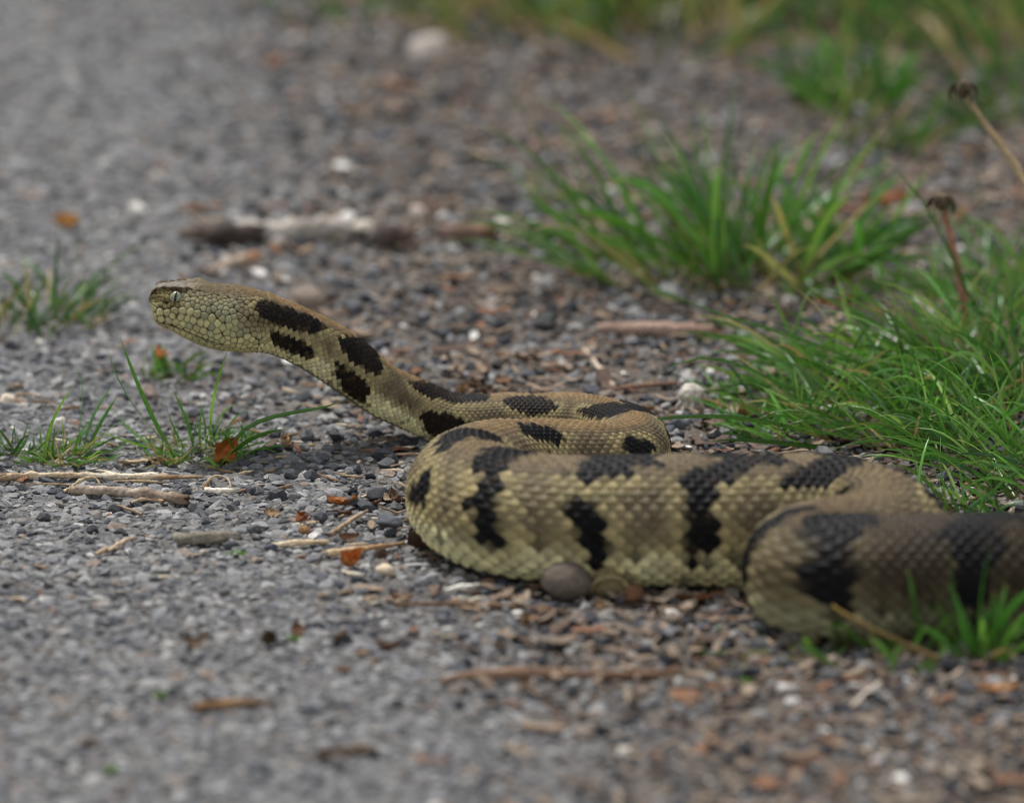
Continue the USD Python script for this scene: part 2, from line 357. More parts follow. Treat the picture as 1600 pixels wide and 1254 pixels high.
# scale centres for the colour pattern
sc = np.where(bl, s_of_k(ai), hs_c); tc_ = np.where(bl, bi / ROWS * THV, ht_c)
sc = np.where(bl & belly, S, sc); tc_ = np.where(bl & belly, TH, tc_)
# black markings: (side, outline as pairs of millimetres behind the nose and radians from the middle of the back); 0 = alike on both flanks
MARKS = [
 (0, "45,.81 50,.59 55,.54 64,.49 73,.39 77,.64 76,.86 71,1.08 61,1.2 53,1.25 49,1.23 45,1.1"),
 (0, "53,1.64 55,1.55 63,1.55 70,1.5 76,1.52 78,1.64 76,1.84 69,1.94 61,1.96 56,1.84"),
 (0, "85,.74 89,.39 94,-.1 102,-.1 106,.44 109,.79 105,1.15 97,1.2 91,1.18 87,1.06"),
 (0, "89,1.62 93,1.52 98,1.57 106,1.57 109,1.84 110,2.26 104,2.31 96,2.09 92,1.89"),
 (0, "127,.59 135,.05 150,-.1 168,-.1 173,.12 169,.44 161,.44 148,.54 137,.74 129,.76"),
 (0, "139,1.5 141,1.28 151,1.1 158,1.15 162,1.33 160,1.7 155,2.1 148,2.06 144,1.77"),
 (0, "178,.56 182,.32 193,.15 202,.47 206,.79 200,1.03 192,1.08 184,.86"),
 (0, "222,.83 230,.56 240,.1 252,-.1 262,.2 258,.7 247,.91 233,.93"),
 (0, "262,1.1 270,1.05 274,1.7 266,1.8"),
 (0, "306,.79 301,.71 293,.93 292,1.2 299,1.3 307,1.1"),
 (0, "360,.32 348,.22 339,.39 334,.59 335,.81 346,.83 358,.71 364,.54"),
 (0, "338,1.2 352,1.15 354,1.8 342,1.85"),
 (0, "414,.59 405,.47 395,.32 396,-.1 405,-.2 422,.15 425,.44 423,.56"),
 (0, "420,1.45 429,1.1 432,.98 439,1.18 440,1.37 434,1.52 422,1.57"),
 (0, "455,.54 453,.29 446,-.1 460,-.3 467,-.2 468,.25 468,.78 463,.74"),
 (0, "463,1.15 463,1.01 463,.7 468,.72 472,1.13 472,1.35 472,1.55 468,1.5 465,1.37"),
 (0, "468,1.55 474,1.57 474,1.74 471,1.79"),
 (0, "495,.44 499,.12 506,-.2 530,-.25 528,.02 517,.47 509,.59 501,.61"),
 (0, "496,1.13 498,.93 500,.91 504,1.01 508,1.18 509,1.4 509,1.62 505,1.69 503,1.64 498,1.42"),
 (0, "505,1.85 509,1.8 510,2.1 507,2.1"),
 (0, "539,.64 546,.37 557,.12 571,-.22 584,-.27 586,-.1 572,.25 561,.52 553,.76 549,.96 545,1.0 542,.85"),
 (0, "541,1.1 544,.9 548,.93 552,1.4 552,1.6 549,1.64 544,1.6 541,1.45"),
 (0, "541,1.72 544,1.79 543,1.92"),
 (0, "582,.69 590,.47 603,.1 609,-.29 617,-.34 618,-.1 616,.29 610,.64 597,.79 586,.76"),
 (1, "612,.98 624,.78 634,.58 641,.62 630,.92 618,1.08"),
 (-1, "625,.45 631,.35 640,.7 644,1.2 638,1.2 634,.8"),
 (1, "698,.0 707,-.1 711,.5 712,1.0 711,1.5 712,2.1 707,2.1 705,1.4 703,.8"),
 (0, "720,.37 716,0 722,-.25 746,-.25 746,0 738,.42 736,.71 735,.98 736,1.35 736,1.55 735,1.9 730,1.9 728,1.33 726,1.25 727,.96 726,.64"),
 (0, "771,.59 777,.29 785,-.1 808,-.1 805,.12 798,.47 795,.81 792,1.13 791,1.7 782,1.7 778,1.28 779,.98 776,.71"),
 (0, "842,.5 846,-.2 872,-.2 868,.5 862,1.8 850,1.8"), (0, "905,-.2 930,-.2 926,1.8 912,1.8"), (0, "950,-.3 2000,-.3 2000,3.2 950,3.2"),
]
import shapely
RADMM = lambda smm: hi(u_of_s(np.asarray(smm) / 1000)) * 1000
def band_distance(smm, tv, r):
    """Millimetres to the nearest edge of a black marking, negative inside it."""
    dist = np.full(len(smm), 1e3)
    pxy = np.stack([smm, tv * r], -1)
    for side, text in MARKS:
        m = np.array([[float(q) for q in p.split(",")] for p in text.split()])
        # finely sampled outline in millimetres along and around the body
        mm = np.concatenate([np.linspace(m[i], m[(i + 1) % len(m)], 6, endpoint=False) for i in range(len(m))])
        for sg in ((1, -1) if side == 0 else (side,)):
            near = (smm > mm[:, 0].min() - 14) & (smm < mm[:, 0].max() + 14)
            if not near.any(): continue
            poly = shapely.Polygon(np.stack([mm[:, 0], sg * mm[:, 1] * RADMM(mm[:, 0])], -1)).buffer(0)
            pt = shapely.points(pxy[near]); ins = shapely.contains(poly, pt); d = shapely.distance(poly.boundary, pt)
            dist[near] = np.minimum(dist[near], np.where(ins, -d, d))
    return dist
def pattern(sv, tv, on_head):
    """Colour of each scale from where its middle lies (sv metres behind the nose, tv radians from the back)."""
    smm, a = sv * 1000, np.abs(tv); r = RADMM(smm)
    rnd = np.random.default_rng(77); k1 = rnd.random(len(sv)); k2 = rnd.random(len(sv))
    ramp = lambda x, lo, hi_: (lambda t: t * t * (3 - 2 * t))(np.clip((x - lo) / (hi_ - lo), 0, 1))[:, None]
    brown = lin(126, 112, 88) * (1 - ramp(smm, 640, 760)) + lin(118, 100, 78) * ramp(smm, 640, 760)
    tan_ = lin(154, 128, 90); yellow = lin(238, 233, 188); flank = lin(160, 146, 108)
    c = brown * np.ones((len(sv), 1))
    stripe = (1 - ramp(a, 0.22, 0.55)) * (1 - 0.75 * ramp(smm, 330, 470))
    c = c * (1 - stripe) + tan_ * stripe
    low = ramp(a + 0.12 * (k1 - 0.5), 1.25, 1.75) * (1 - 0.35 * ramp(smm, 690, 800)); c = c * (1 - low) + flank * low
    bel = ramp(a + 0.16 * (k2 - 0.5) + 0.12 * (smm < 330), 1.62, 1.95) * (1 - 0.45 * ramp(smm, 690, 800)); c = c * (1 - bel) + yellow * bel
    dist = band_distance(smm, tv, r)
    w = 0.34 * r
    edge = np.exp(-np.clip(dist / w - 0.25, 0, 9) ** 2 * 1.6)[:, None] * (0.75 * (1 - ramp(smm, 660, 760)) + 0.25) * (a > 0.5)[:, None]
    c = c * (1 - 0.6 * edge) + lin(200, 184, 132) * 0.6 * edge
    c = c * (0.78 + 0.44 * k1[:, None])
    pep = (k2 < 0.08 * np.exp(-np.clip(dist / (0.5 * r), 0, 9) ** 2) + 0.035) & (a > 1.35) & (smm > 60)       # stray dark scales on the lower flank, mostly below a band
    c = np.where(pep[:, None], c * 0.4, c)
    c = c * (1 - 0.70 * ramp(smm, 665, 780))                             # the hind part is darker: its own colour, with some grass shade painted in
    # the head
    t1, t2 = ramp(a, 0.55, 0.95), ramp(a, 1.2, 1.6)
    hc = lin(132, 116, 86) * (1 - t1) + lin(178, 170, 132) * t1
    hc = hc * (1 - t2) + lin(216, 208, 156) * t2
    green = ((k1 > 0.6) & (a > 0.9) & (a < 2.0) & (smm > 18) & (smm < 44))[:, None] * 0.6
    hc = hc * (1 - green) + lin(168, 170, 142) * green
    top = (1 - ramp(a, 0.35, 0.6)) * (1 - ramp(smm, 11, 19)); hc = hc * (1 - top) + lin(168, 160, 146) * top  # grey-white highlight on top of the snout, painted into the scale colour
    brow = np.exp(-((a - 0.62) / 0.13) ** 2)[:, None] * (1 - ramp(smm, 13, 17)); hc = hc * (1 - 0.8 * brow) + lin(84, 60, 40) * 0.8 * brow
    face = (ramp(a, 0.68, 0.82) * (1 - ramp(a, 1.35, 1.6))) * (1 - ramp(smm, 11, 15)); hc = hc * (1 - 0.8 * face) + lin(132, 112, 66) * 0.8 * face
    spot = np.exp(-(((smm - 5.6) / 1.4) ** 2 + ((a - 1.02) / 0.16) ** 2))[:, None]; hc = hc * (1 - spot) + lin(196, 182, 122) * spot
    bp = np.exp(-(((smm - 19) / 4) ** 2 + ((a - 0.4) / 0.3) ** 2))[:, None] * 0.6; hc = hc * (1 - bp) + lin(190, 176, 142) * bp
    hc = hc * (0.82 + 0.36 * k2[:, None])
    c_body = c
    back = ramp(smm, 33, 46) * (1 - ramp(a, 1.4, 1.9)); hc = hc * (1 - back) + c * back
    dusk = np.exp(-(((smm - 48) / 5) ** 2 + ((a - 1.35) / 0.28) ** 2))[:, None] * 0.55
    red = np.exp(-(((smm - 51.7) / 1.6) ** 2 + ((a - 1.84) / 0.10) ** 2))[:, None]
    c = np.where(on_head[:, None], hc, c)
    c = c * (1 - dusk) + lin(70, 56, 40) * dusk
    return c * (1 - 0.8 * red) + lin(110, 62, 36) * 0.8 * red
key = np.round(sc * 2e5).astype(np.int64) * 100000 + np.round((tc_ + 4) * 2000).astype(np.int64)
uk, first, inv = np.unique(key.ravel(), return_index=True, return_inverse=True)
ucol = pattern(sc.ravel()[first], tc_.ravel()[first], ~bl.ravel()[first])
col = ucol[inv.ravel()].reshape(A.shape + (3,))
mixs, mixt = np.where(bl, 0.82 * sc + 0.18 * S, 0.4 * sc + 0.6 * S), np.where(bl, 0.82 * tc_ + 0.18 * TH, 0.4 * tc_ + 0.6 * TH)
bd = band_distance(mixs.ravel() * 1000, mixt.ravel(), RADMM(mixs.ravel() * 1000)).reshape(A.shape)
rs = RADMM(S * 1000)
rs2 = np.random.default_rng(78).random(uk.size)[inv.ravel()].reshape(A.shape)
inside = np.clip((0.05 * rs - bd + (rs2 - 0.5) * 0.13 * rs) / (0.03 * rs) * 0.5 + 0.5, 0, 1)[..., None]
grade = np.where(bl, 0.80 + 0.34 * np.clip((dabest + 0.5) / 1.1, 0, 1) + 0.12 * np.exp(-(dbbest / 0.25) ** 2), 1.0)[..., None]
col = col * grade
brownish = np.clip(0.5 + 0.5 * np.sin(S * 140), 0, 1)[..., None] * np.clip((330 - S * 1000) / 60, 0, 1)[..., None]
fore = np.clip((360 - S * 1000) / 120, 0, 1)[..., None]; odd = (np.modf(rs2 * 37.7)[0] > 0.86)[..., None] * (0.35 + 0.65 * fore) * np.clip(1.2 + bd / (0.30 * rs), 0.15, 1)[..., None]
ink = (lin(17, 16, 17) * (1 - brownish) + lin(36, 27, 19) * brownish) * (0.6 + 0.9 * rs2[..., None])
ink = ink * (1 - odd) + lin(74, 58, 40) * odd
col = col * (1 - inside) + ink * inside
skin = np.where(bl, np.clip((hbest - np.maximum(h2, -0.6)) / 0.17, 0, 1), np.clip(ghead / 0.36, 0, 1) ** 0.8)[..., None]   # the dark skin that shows between the scales
skin = np.where(((~bl) & (np.abs(TH) < 0.55))[..., None], 0.5 + 0.5 * skin, skin)
col = col * (0.26 + 0.74 * skin)
tipg = np.where(bl, np.clip(0.5 - 0.0 * hbest, 0, 1), 0.5)
# the face: canthal ridge, eye socket, nostril, pit, mouth line, raised plates over the eyes
smm, aa = S * 1000, np.abs(TH)
rad = np.maximum(H[:, None], 1e-4) * 1000
def dot(s0, a0, rs, ra): return np.exp(-(((smm - s0) / rs) ** 2 + ((aa - a0) / ra) ** 2))
ridge = np.exp(-((aa - 0.62) / 0.10) ** 2) * np.clip((smm - 0.5) / 2, 0, 1) * np.clip((18 - smm) / 4, 0, 1)
mth = np.interp(smm, [0, 3, 9.5, 17, 25, 33], [2.75, 2.45, 2.17, 2.08, 2.08, 2.1])
mouth = np.exp(-((aa - mth) * rad / 0.42) ** 2) * np.clip((33 - smm) / 4, 0, 1)
bumps = dot(19.0, 0.42, 3.2, 0.26)
disp = disp + 1.15e-3 * ridge + 2.0e-3 * bumps - 0.75e-3 * mouth - 0.9e-3 * dot(10.2, 1.0, 2.4, 0.24) - 0.8e-3 * dot(6.4, 1.36, 0.9, 0.10) - 0.8e-3 * dot(1.3, 0.72, 0.7, 0.14)
for hole, cc in ((0.85 * mouth, (42, 36, 28)), (dot(6.4, 1.36, 0.8, 0.08), (40, 32, 24)), (dot(1.3, 0.72, 0.8, 0.15), (48, 28, 20)), (0.7 * dot(10.2, 0.98, 3.0, 0.27), (80, 70, 48))):
    col = col * (1 - hole[..., None]) + lin(*cc) * hole[..., None]
# slow swells of muscle along the body
disp = disp + np.clip((S - 0.06) / 0.05, 0, 1) * (meshkit.fbm(base * 38, 2, 9) - 0.5) * 0.0022
V = base + NRM * disp[..., None]
v = V.reshape(-1, 3)
idx = np.arange(NR * NT).reshape(NR, NT)
q = np.stack([idx[:-1], idx[1:], np.roll(idx, -1, 1)[1:], np.roll(idx, -1, 1)[:-1]], -1).reshape(-1, 4)
f = np.vstack([q[:, [0, 1, 2]], q[:, [0, 2, 3]]])
nose = len(v); v = np.vstack([v, V[0].mean(0)[None]]); ring0 = idx[0]
f = np.vstack([f, np.stack([np.roll(ring0, -1), np.full(NT, nose), ring0], -1)])
if out < 0: f = f[:, ::-1]
vc = np.vstack([col.reshape(-1, 3), col[0].mean(0)[None]])
snake = thing("rattlesnake", "olive brown rattlesnake with black crossbands, head raised to the left", "snake")
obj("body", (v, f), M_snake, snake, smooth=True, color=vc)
def eyeball(sg):
    ri = int(np.argmin(np.abs(ring_s - 0.0102))); ti = int(np.argmin(np.abs(th - sg * 0.97)))
    p, nr = base[ri, ti], NRM[ri, ti]
    c = p - nr * 0.0019
    m = trimesh.creation.icosphere(4, 0.0035); d = m.vertices / 0.0035
    t = T[ri]; upv = np.cross(nr, t); upv *= np.sign(upv[2])
    nr = sg * L[ri] * 0.93 + Nn[ri] * 0.22 - t * 0.22; nr /= np.linalg.norm(nr); t = t - nr * (t @ nr); t /= np.linalg.norm(t); upv = np.cross(nr, t); upv *= np.sign(upv[2])
    look_ = d @ nr; fx, fz = d @ t, d @ upv
    r = np.hypot(fx, fz)
    iris = lin(136, 138, 112) * np.ones((len(d), 1)) * (0.75 + 0.5 * meshkit.noise(d * 14, 3))[:, None]
    iris = np.where((r > 0.80)[:, None], lin(46, 42, 32), iris)
    slit = (np.abs(fx) < 0.13 * np.sqrt(np.clip(1 - (fz / 0.72) ** 2, 0, 1))) & (look_ > 0)
    sl = (np.abs(fx) < 0.17 * np.sqrt(np.clip(1 - (fz / 0.76) ** 2, 0, 1))) & (look_ > 0)
    iris = np.where(sl[:, None], lin(40, 38, 32), iris)
    e = obj("eye", (m.vertices + c, m.faces), M_eye, snake, color=iris)
    fs = m.faces[slit[m.faces].all(1)]
    pv = m.vertices * 1.012 + c
    uu, inv_ = np.unique(fs, return_inverse=True)
    if len(fs): obj("pupil", (pv[uu], inv_.reshape(-1, 3)), M_pupil, e, smooth=True)
M_eye = tintmat("eye_iris", rough=0.30, noise=3000, amount=0.2, spec=0.22)
M_pupil = usdkit.material(stage, "/World/Looks/eye_pupil", {"p": ("principled_bsdf", {"base_color": (0.005, 0.005, 0.005), "roughness": 0.1})}, surface="p.BSDF")
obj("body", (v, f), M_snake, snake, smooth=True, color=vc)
for sg in (1, -1): eyeball(sg)

# ------------------------------------------------------------------ grass
GREENS = [(62, 106, 34), (70, 114, 38), (54, 94, 32), (84, 124, 44), (66, 102, 42), (90, 122, 50), (50, 86, 32)]
def blade_mesh(P, width, colour, r, dry=0.0, base_brown=0.25):
    """A grass blade along the points P: folded along its midrib, widest a third of the way up, pointed."""
    P = np.asarray(P, float); n = 9
    cd = np.concatenate([[0], np.cumsum(np.linalg.norm(np.diff(P, axis=0), axis=1))]); t = np.linspace(0, 1, n)
    sp = CubicSpline(cd / cd[-1], P) if len(P) > 2 else (lambda q: P[0] + np.outer(q, P[-1] - P[0]))
    c = sp(t); tg = np.gradient(c, axis=0); tg /= np.linalg.norm(tg, axis=1, keepdims=True)
    az = r.uniform(0, np.pi); ref = np.array([np.cos(az), np.sin(az), 0.15 * r.normal()])
    sd = np.cross(tg, ref); sd /= np.maximum(np.linalg.norm(sd, axis=1, keepdims=True), 1e-9)
    tw = r.normal() * 0.7; nr = np.cross(sd, tg)
    a = tw * t; sd, nr = sd * np.cos(a)[:, None] + nr * np.sin(a)[:, None], nr * np.cos(a)[:, None] - sd * np.sin(a)[:, None]
    w = width / 2 * np.interp(t, [0, 0.12, 0.4, 0.75, 1], [0.6, 0.8, 1.0, 0.72, 0.04])
    v = np.stack([c - sd * w[:, None] + nr * (w * 0.35)[:, None], c, c + sd * w[:, None] + nr * (w * 0.35)[:, None]], 1).reshape(-1, 3)
    q = [[i * 3 + k, i * 3 + k + 1, i * 3 + k + 4, i * 3 + k + 3] for i in range(n - 1) for k in (0, 1)]
    g = np.array(colour) * r.uniform(0.5, 1.3) * np.array([r.uniform(0.85, 1.2), 1, r.uniform(0.8, 1.2)])
    straw = lin(168, 146, 92); root = lin(112, 88, 54)
    col = np.repeat((g[None] * (0.9 + 0.25 * t[:, None])), 3, 0); T3 = np.repeat(t, 3)[:, None]
    k = np.clip(1 - T3 / base_brown, 0, 1) * 0.85; col = col * (1 - k) + root * k
    kt = np.clip((T3 - 0.88) / 0.12, 0, 1) * 0.5; col = col * (1 - kt) + straw * kt
    col = col * (1 - dry) + straw * dry
    col[1::3] *= 1.18
    return (v, np.array(q)), col

def add_blade(parent, loc, P, width, colour, r, dry=0.0, base_brown=0.25):
    m, col = blade_mesh(np.asarray(P) - loc, width, colour, r, dry, base_brown)
    obj("blade", m, M_grass, parent, color=col)

def tuft(root, n, length, label, lean=(0, 0), spread=0.02, width=(1.4, 2.6), seed=0, droop=0.5, wild=0.45, dry=0.06, group=None, tone=0.0, named=None, upright=1.0):
    r = np.random.default_rng(seed); loc = np.array([root[0], root[1], ground_z(*root[:2])])
    t = thing("grass_tuft", label, "grass tuft", loc, group=group)
    for pts, w in (named or []):
        add_blade(t, loc, pts, w, lin(*GREENS[r.integers(0, 4)]) * (1 + tone), r)
    for _ in range(n):
        Ln = r.uniform(*length) * 1e-3; a = r.uniform(0, 2 * np.pi); b = loc + np.array([np.cos(a), np.sin(a) * 1.2, 0]) * spread * math.sqrt(r.random())
        b[2] = ground_z(b[0], b[1]) - 0.001
        d = np.array([lean[0] + wild * r.normal() + 0.35 * np.cos(a), lean[1] + wild * r.normal() + 0.35 * np.sin(a), upright]); d /= np.linalg.norm(d)
        hz = np.array([d[0], d[1], 0]); hz /= np.linalg.norm(hz) + 1e-9; dr = droop * r.uniform(0.2, 1.3)
        P = [b, b + d * Ln * 0.35, b + d * Ln * 0.68 + (hz * 0.10 - np.array([0, 0, 0.10])) * Ln * dr, b + d * Ln * 0.95 + (hz * 0.26 - np.array([0, 0, 0.42])) * Ln * dr]
        P = [np.array([p[0], p[1], max(p[2], 0.002)]) for p in P]
        add_blade(t, loc, P, r.uniform(*width) * 1e-3, lin(*GREENS[r.integers(0, len(GREENS))]) * (1 + tone), r, dry=(r.uniform(0.5, 1) if r.random() < dry else 0), base_brown=r.uniform(0.08, 0.3))
    return t

def up_px(rx, ry, pts, dy=0.0):
    """A blade rooted on the ground at (rx, ry) that passes through the picture points pts, leaning dy metres away by its tip."""
    b = G(rx, ry); n = len(pts)
    return [b] + [onY(px, py, b[1] + dy * (i + 1) / n) for i, (px, py) in enumerate(pts)]

named = [(up_px(285, 716, [(232, 662), (180, 580), (168, 545)], 0.01), 0.0019), (up_px(272, 712, [(225, 624), (200, 562), (187, 525)], 0.0), 0.0024), (up_px(303, 706, [(285, 642), (268, 606)], 0.01), 0.0020),
         (up_px(330, 700, [(334, 622), (346, 575), (356, 545)], -0.01), 0.0016), (up_px(352, 716, [(392, 664), (460, 644), (538, 626)], -0.015), 0.0021), (up_px(352, 720, [(395, 685), (447, 670)], -0.02), 0.0022),
         (up_px(330, 705, [(345, 650), (372, 628)], 0.01), 0.0014), (up_px(268, 705, [(215, 680), (178, 640)], 0.02), 0.0015), (up_px(360, 726, [(420, 702), (470, 744)], -0.02), 0.0009), (up_px(255, 704, [(200, 690), (150, 672)], 0.0), 0.0014),
         (up_px(292, 708, [(262, 640), (258, 615)], 0.02), 0.0013), (up_px(315, 705, [(313, 655), (320, 628)], 0.0), 0.0013), (up_px(345, 718, [(380, 700), (420, 690)], 0.02), 0.0014)]
tuft(G(315, 716), 120, (8, 30), "thin green tuft with long arching blades and an orange leaf, below the snake's neck", lean=(0.2, -0.1), spread=0.024, width=(0.6, 1.3), seed=1, wild=0.75, dry=0.3, tone=0.6, named=named)
named = [(up_px(69, 726, [(80, 664), (98, 628), (119, 597)]), 0.0017), (up_px(124, 702, [(127, 640), (126, 590), (112, 566)], 0.01), 0.0012), (up_px(136, 704, [(156, 662), (184, 618)], 0.0), 0.0019), (up_px(130, 706, [(150, 640), (178, 600)], 0.01), 0.0015),
         (up_px(84, 720, [(84, 690), (88, 655)]), 0.0022), (up_px(118, 710, [(128, 675), (140, 655)]), 0.0019), (up_px(140, 702, [(170, 670), (200, 655)]), 0.0014)]
tuft(G(105, 718), 80, (8, 26), "small upright green tuft above the pale straw stem at left", lean=(0.15, 0), spread=0.016, width=(0.7, 1.5), seed=2, wild=0.65, dry=0.25, tone=0.6, named=named)
named = [(up_px(25, 714, [(12, 690), (-8, 664)]), 0.0020), (up_px(20, 712, [(0, 692), (-20, 684)]), 0.0016), (up_px(28, 712, [(10, 685), (2, 672)], 0.01), 0.0016)]
tuft(G(8, 714), 40, (8, 24), "sparse grass tuft cut by the left edge beside the small upright tuft", lean=(-0.2, 0), spread=0.012, width=(0.9, 1.8), seed=3, named=named)
tuft(G(268, 592), 22, (9, 24), "little blurred tuft right under the snake's chin", spread=0.013, width=(1.2, 2.2), seed=4, wild=0.55, tone=0.15)
named = [(up_px(88, 508, [(88, 440), (92, 360)], 0.01), 0.0024), (up_px(120, 508, [(150, 440), (230, 378)], 0.02), 0.0014), (up_px(80, 506, [(118, 400), (125, 330)], 0.02), 0.0012)]
tuft(G(60, 506), 90, (10, 38), "blurred grass tuft at the left edge level with the snake's snout", lean=(0.1, 0), spread=0.034, width=(1.4, 2.6), seed=5, wild=0.55, dry=0.15, named=named)
named = [(up_px(975, 408, [(900, 352), (815, 305)], 0.02), 0.0036), (up_px(1075, 425, [(1030, 310), (985, 215), (960, 165)], 0.02), 0.0044), (up_px(1120, 405, [(1085, 300), (1050, 230)], 0.0), 0.0050), (up_px(1110, 410, [(1060, 330), (1000, 270)], 0.02), 0.0044),
         (up_px(1180, 425, [(1190, 350), (1210, 260), (1222, 215)], -0.01), 0.0052), (up_px(1065, 420, [(1000, 380), (900, 300), (820, 262)], 0.05), 0.0028), (up_px(1180, 430, [(1195, 330), (1240, 235), (1275, 215)], 0.02), 0.0046),
         (up_px(1230, 425, [(1290, 340), (1340, 250), (1375, 210)], 0.03), 0.0046), (up_px(1150, 420, [(1100, 280), (1075, 180)], 0.04), 0.0030), (up_px(1215, 420, [(1260, 380), (1310, 270)], 0.0), 0.0052)]
tuft(G(1085, 432), 110, (36, 128), "broad bladed tuft alone on the gravel behind the snake, leaning left", lean=(-0.5, 0), spread=0.046, width=(1.2, 3.2), tone=0.3, droop=0.38, seed=6, wild=0.6, dry=0.07, named=named)
tuft(G(1225, 425), 80, (30, 105), "broad bladed tuft close behind the leaning one, with wide pale leaves", lean=(0.1, 0.0), spread=0.045, width=(2.0, 4.8), seed=7, wild=0.6, dry=0.06, droop=0.4, tone=0.4)
RG = "rank grass tufts along the right side"
def rt(px, py, n, length, seed, lean=(-0.5, -0.1), tone=0.45, label="", **kw):
    tuft(G(px, py), n, length, label, lean=lean, spread=kw.pop("spread", 0.026), width=kw.pop("width", (1.0, 2.5)), seed=seed, wild=kw.pop("wild", 0.85), dry=kw.pop("dry", 0.05), tone=tone, **kw)
rt(1240, 672, 90, (12, 44), 20, tone=0.6, lean=(-0.7, -0.1), width=(1.0, 2.2), label="short bright green tuft right of the white seed head, behind the snake")
rt(1330, 655, 70, (25, 66), 21, label="dark green tuft behind the middle coil, next to the short bright one")
rt(1430, 690, 90, (28, 72), 22, label="thick tuft rising just behind the right bend of the middle coil")
rt(1545, 715, 95, (30, 82), 23, lean=(-0.4, -0.1), label="tall tuft at the right edge behind the nearest coil")
rt(1600, 640, 90, (40, 100), 24, lean=(-0.45, 0), label="long bladed tuft at the right edge above the tall one")
rt(1450, 575, 70, (25, 72), 25, lean=(-0.6, -0.1), label="tuft of flat lying blades round the foot of the shorter dry dandelion stalk")
rt(1590, 535, 80, (30, 84), 26, lean=(-0.35, 0), label="tuft at the right edge below the taller dry dandelion stalk")
rt(1300, 590, 70, (20, 72), 27, tone=0.6, lean=(-0.9, -0.1), width=(1.2, 2.4), label="low sprawling tuft with thin blades reaching left over the gravel")
rt(1640, 770, 80, (30, 86), 28, lean=(-0.4, 0.0), label="tuft cut by the right edge just behind the nearest coil")
rt(1512, 822, 60, (22, 52), 29, lean=(-0.5, -0.1), label="tuft pressed against the right bend of the middle coil")
rt(1560, 620, 70, (30, 90), 35, lean=(-0.5, -0.2), label="dense tuft in the midst of the right side grass")
rt(1480, 640, 70, (26, 76), 36, lean=(-0.4, -0.2), label="dense tuft between the dandelion stalks' grass and the middle coil")
rt(1620, 455, 60, (25, 80), 74, lean=(-0.3, 0), label="sparse tuft at the right edge right behind the taller dandelion stalk's foot")
rt(1530, 480, 40, (20, 66), 75, lean=(-0.2, 0), label="thin tuft between the two dry dandelion stalks")
rt(1360, 470, 30, (12, 40), 76, lean=(-0.2, 0), tone=0.2, label="small tuft just right of the broad bladed tufts, by the brown leaf")
rt(1190, 640, 70, (8, 34), 77, tone=0.7, lean=(-0.5, 0), width=(0.9, 1.8), label="fine bright green wisps immediately right of the white seed head")
# long separate blades that reach out of the right side
named = [(up_px(1440, 640, [(1330, 560), (1220, 520), (1110, 485), (1040, 455)], 0.02), 0.0016), (up_px(1600, 520, [(1480, 370), (1400, 265), (1300, 215), (1225, 195)], 0.02), 0.0020), (up_px(1560, 560, [(1500, 430), (1430, 300), (1370, 240)], 0.0), 0.0018),
         (up_px(1480, 560, [(1400, 500), (1330, 445), (1275, 400)], 0.0), 0.0016), (up_px(1560, 500, [(1545, 330), (1515, 230), (1508, 170)], 0.02), 0.0016), (up_px(1300, 690, [(1200, 660), (1080, 650), (960, 668)], -0.06), 0.0022),
         (up_px(1320, 640, [(1220, 600), (1120, 560), (1010, 600)], -0.03), 0.0015), (up_px(1400, 520, [(1300, 450), (1200, 462), (1130, 470)], 0.0), 0.0018), (up_px(1400, 690, [(1300, 700), (1200, 690), (1100, 690)], -0.05), 0.0026)]
tuft(G(1500, 600), 20, (40, 90), "loose tuft of the longest blades arching left towards the tuft on the gravel", lean=(-0.6, 0), spread=0.03, width=(1.2, 2.0), seed=30, named=named)
named = [(up_px(1252, 165, [(1225, 90), (1212, 20)], 0.02), 0.0040), (up_px(1310, 170, [(1318, 80), (1330, -10)], 0.0), 0.0056), (up_px(1350, 170, [(1340, 100), (1352, 20)], 0.0), 0.0050)]
tuft(G(1325, 172), 50, (25, 60), "blurred upright tuft standing apart near the top right", spread=0.024, width=(3.0, 5.5), seed=31, wild=0.35, named=named, upright=1.3, tone=0.3)
tuft(G(1400, 235), 30, (20, 50), "blurred tuft with blades leaning right, between the upright tuft and the dandelions", lean=(0.5, 0), spread=0.03, width=(2.0, 3.5), seed=37)
tuft(G(1590, 190), 40, (20, 60), "blurred tuft in the top right corner behind the taller dandelion stalk", lean=(-0.2, 0), spread=0.04, width=(2.0, 4.0), seed=38)
far = [(545, 6, 14), (640, 34, 16), (735, 8, 28), (845, 52, 34), (930, 20, 44), (1030, 66, 50), (1120, 30, 56), (1235, 8, 56), (1410, 62, 50), (1500, 30, 56), (1590, 84, 60), (880, -30, 70), (1020, -30, 70), (1180, -40, 70), (1340, -30, 70), (1480, -30, 70), (1600, -40, 70)]
places = ["far left", "second from the left", "third from the left", "fourth from the left", "fifth from the left", "sixth from the left", "seventh from the left", "eighth from the left", "ninth from the left", "tenth from the left", "far right"]
back_places = ["leftmost of the six", "second from the left", "third from the left", "third from the right", "second from the right", "rightmost of the six"]
for k, (px, py, n) in enumerate(far):
    lab = f"blurred tuft of the front row along the top edge, {places[k]}" if k < 11 else f"dark tuft in the back row along the top edge, {back_places[k - 11]}"
    tuft(G(px, py), n, (22, 70) if k < 2 else (35, 95), lab, spread=0.06, width=(2.4, 4.6), seed=40 + k, wild=0.62, dry=0.34 if k % 2 else 0.2, group="grass tufts along the top edge", tone=0.1)
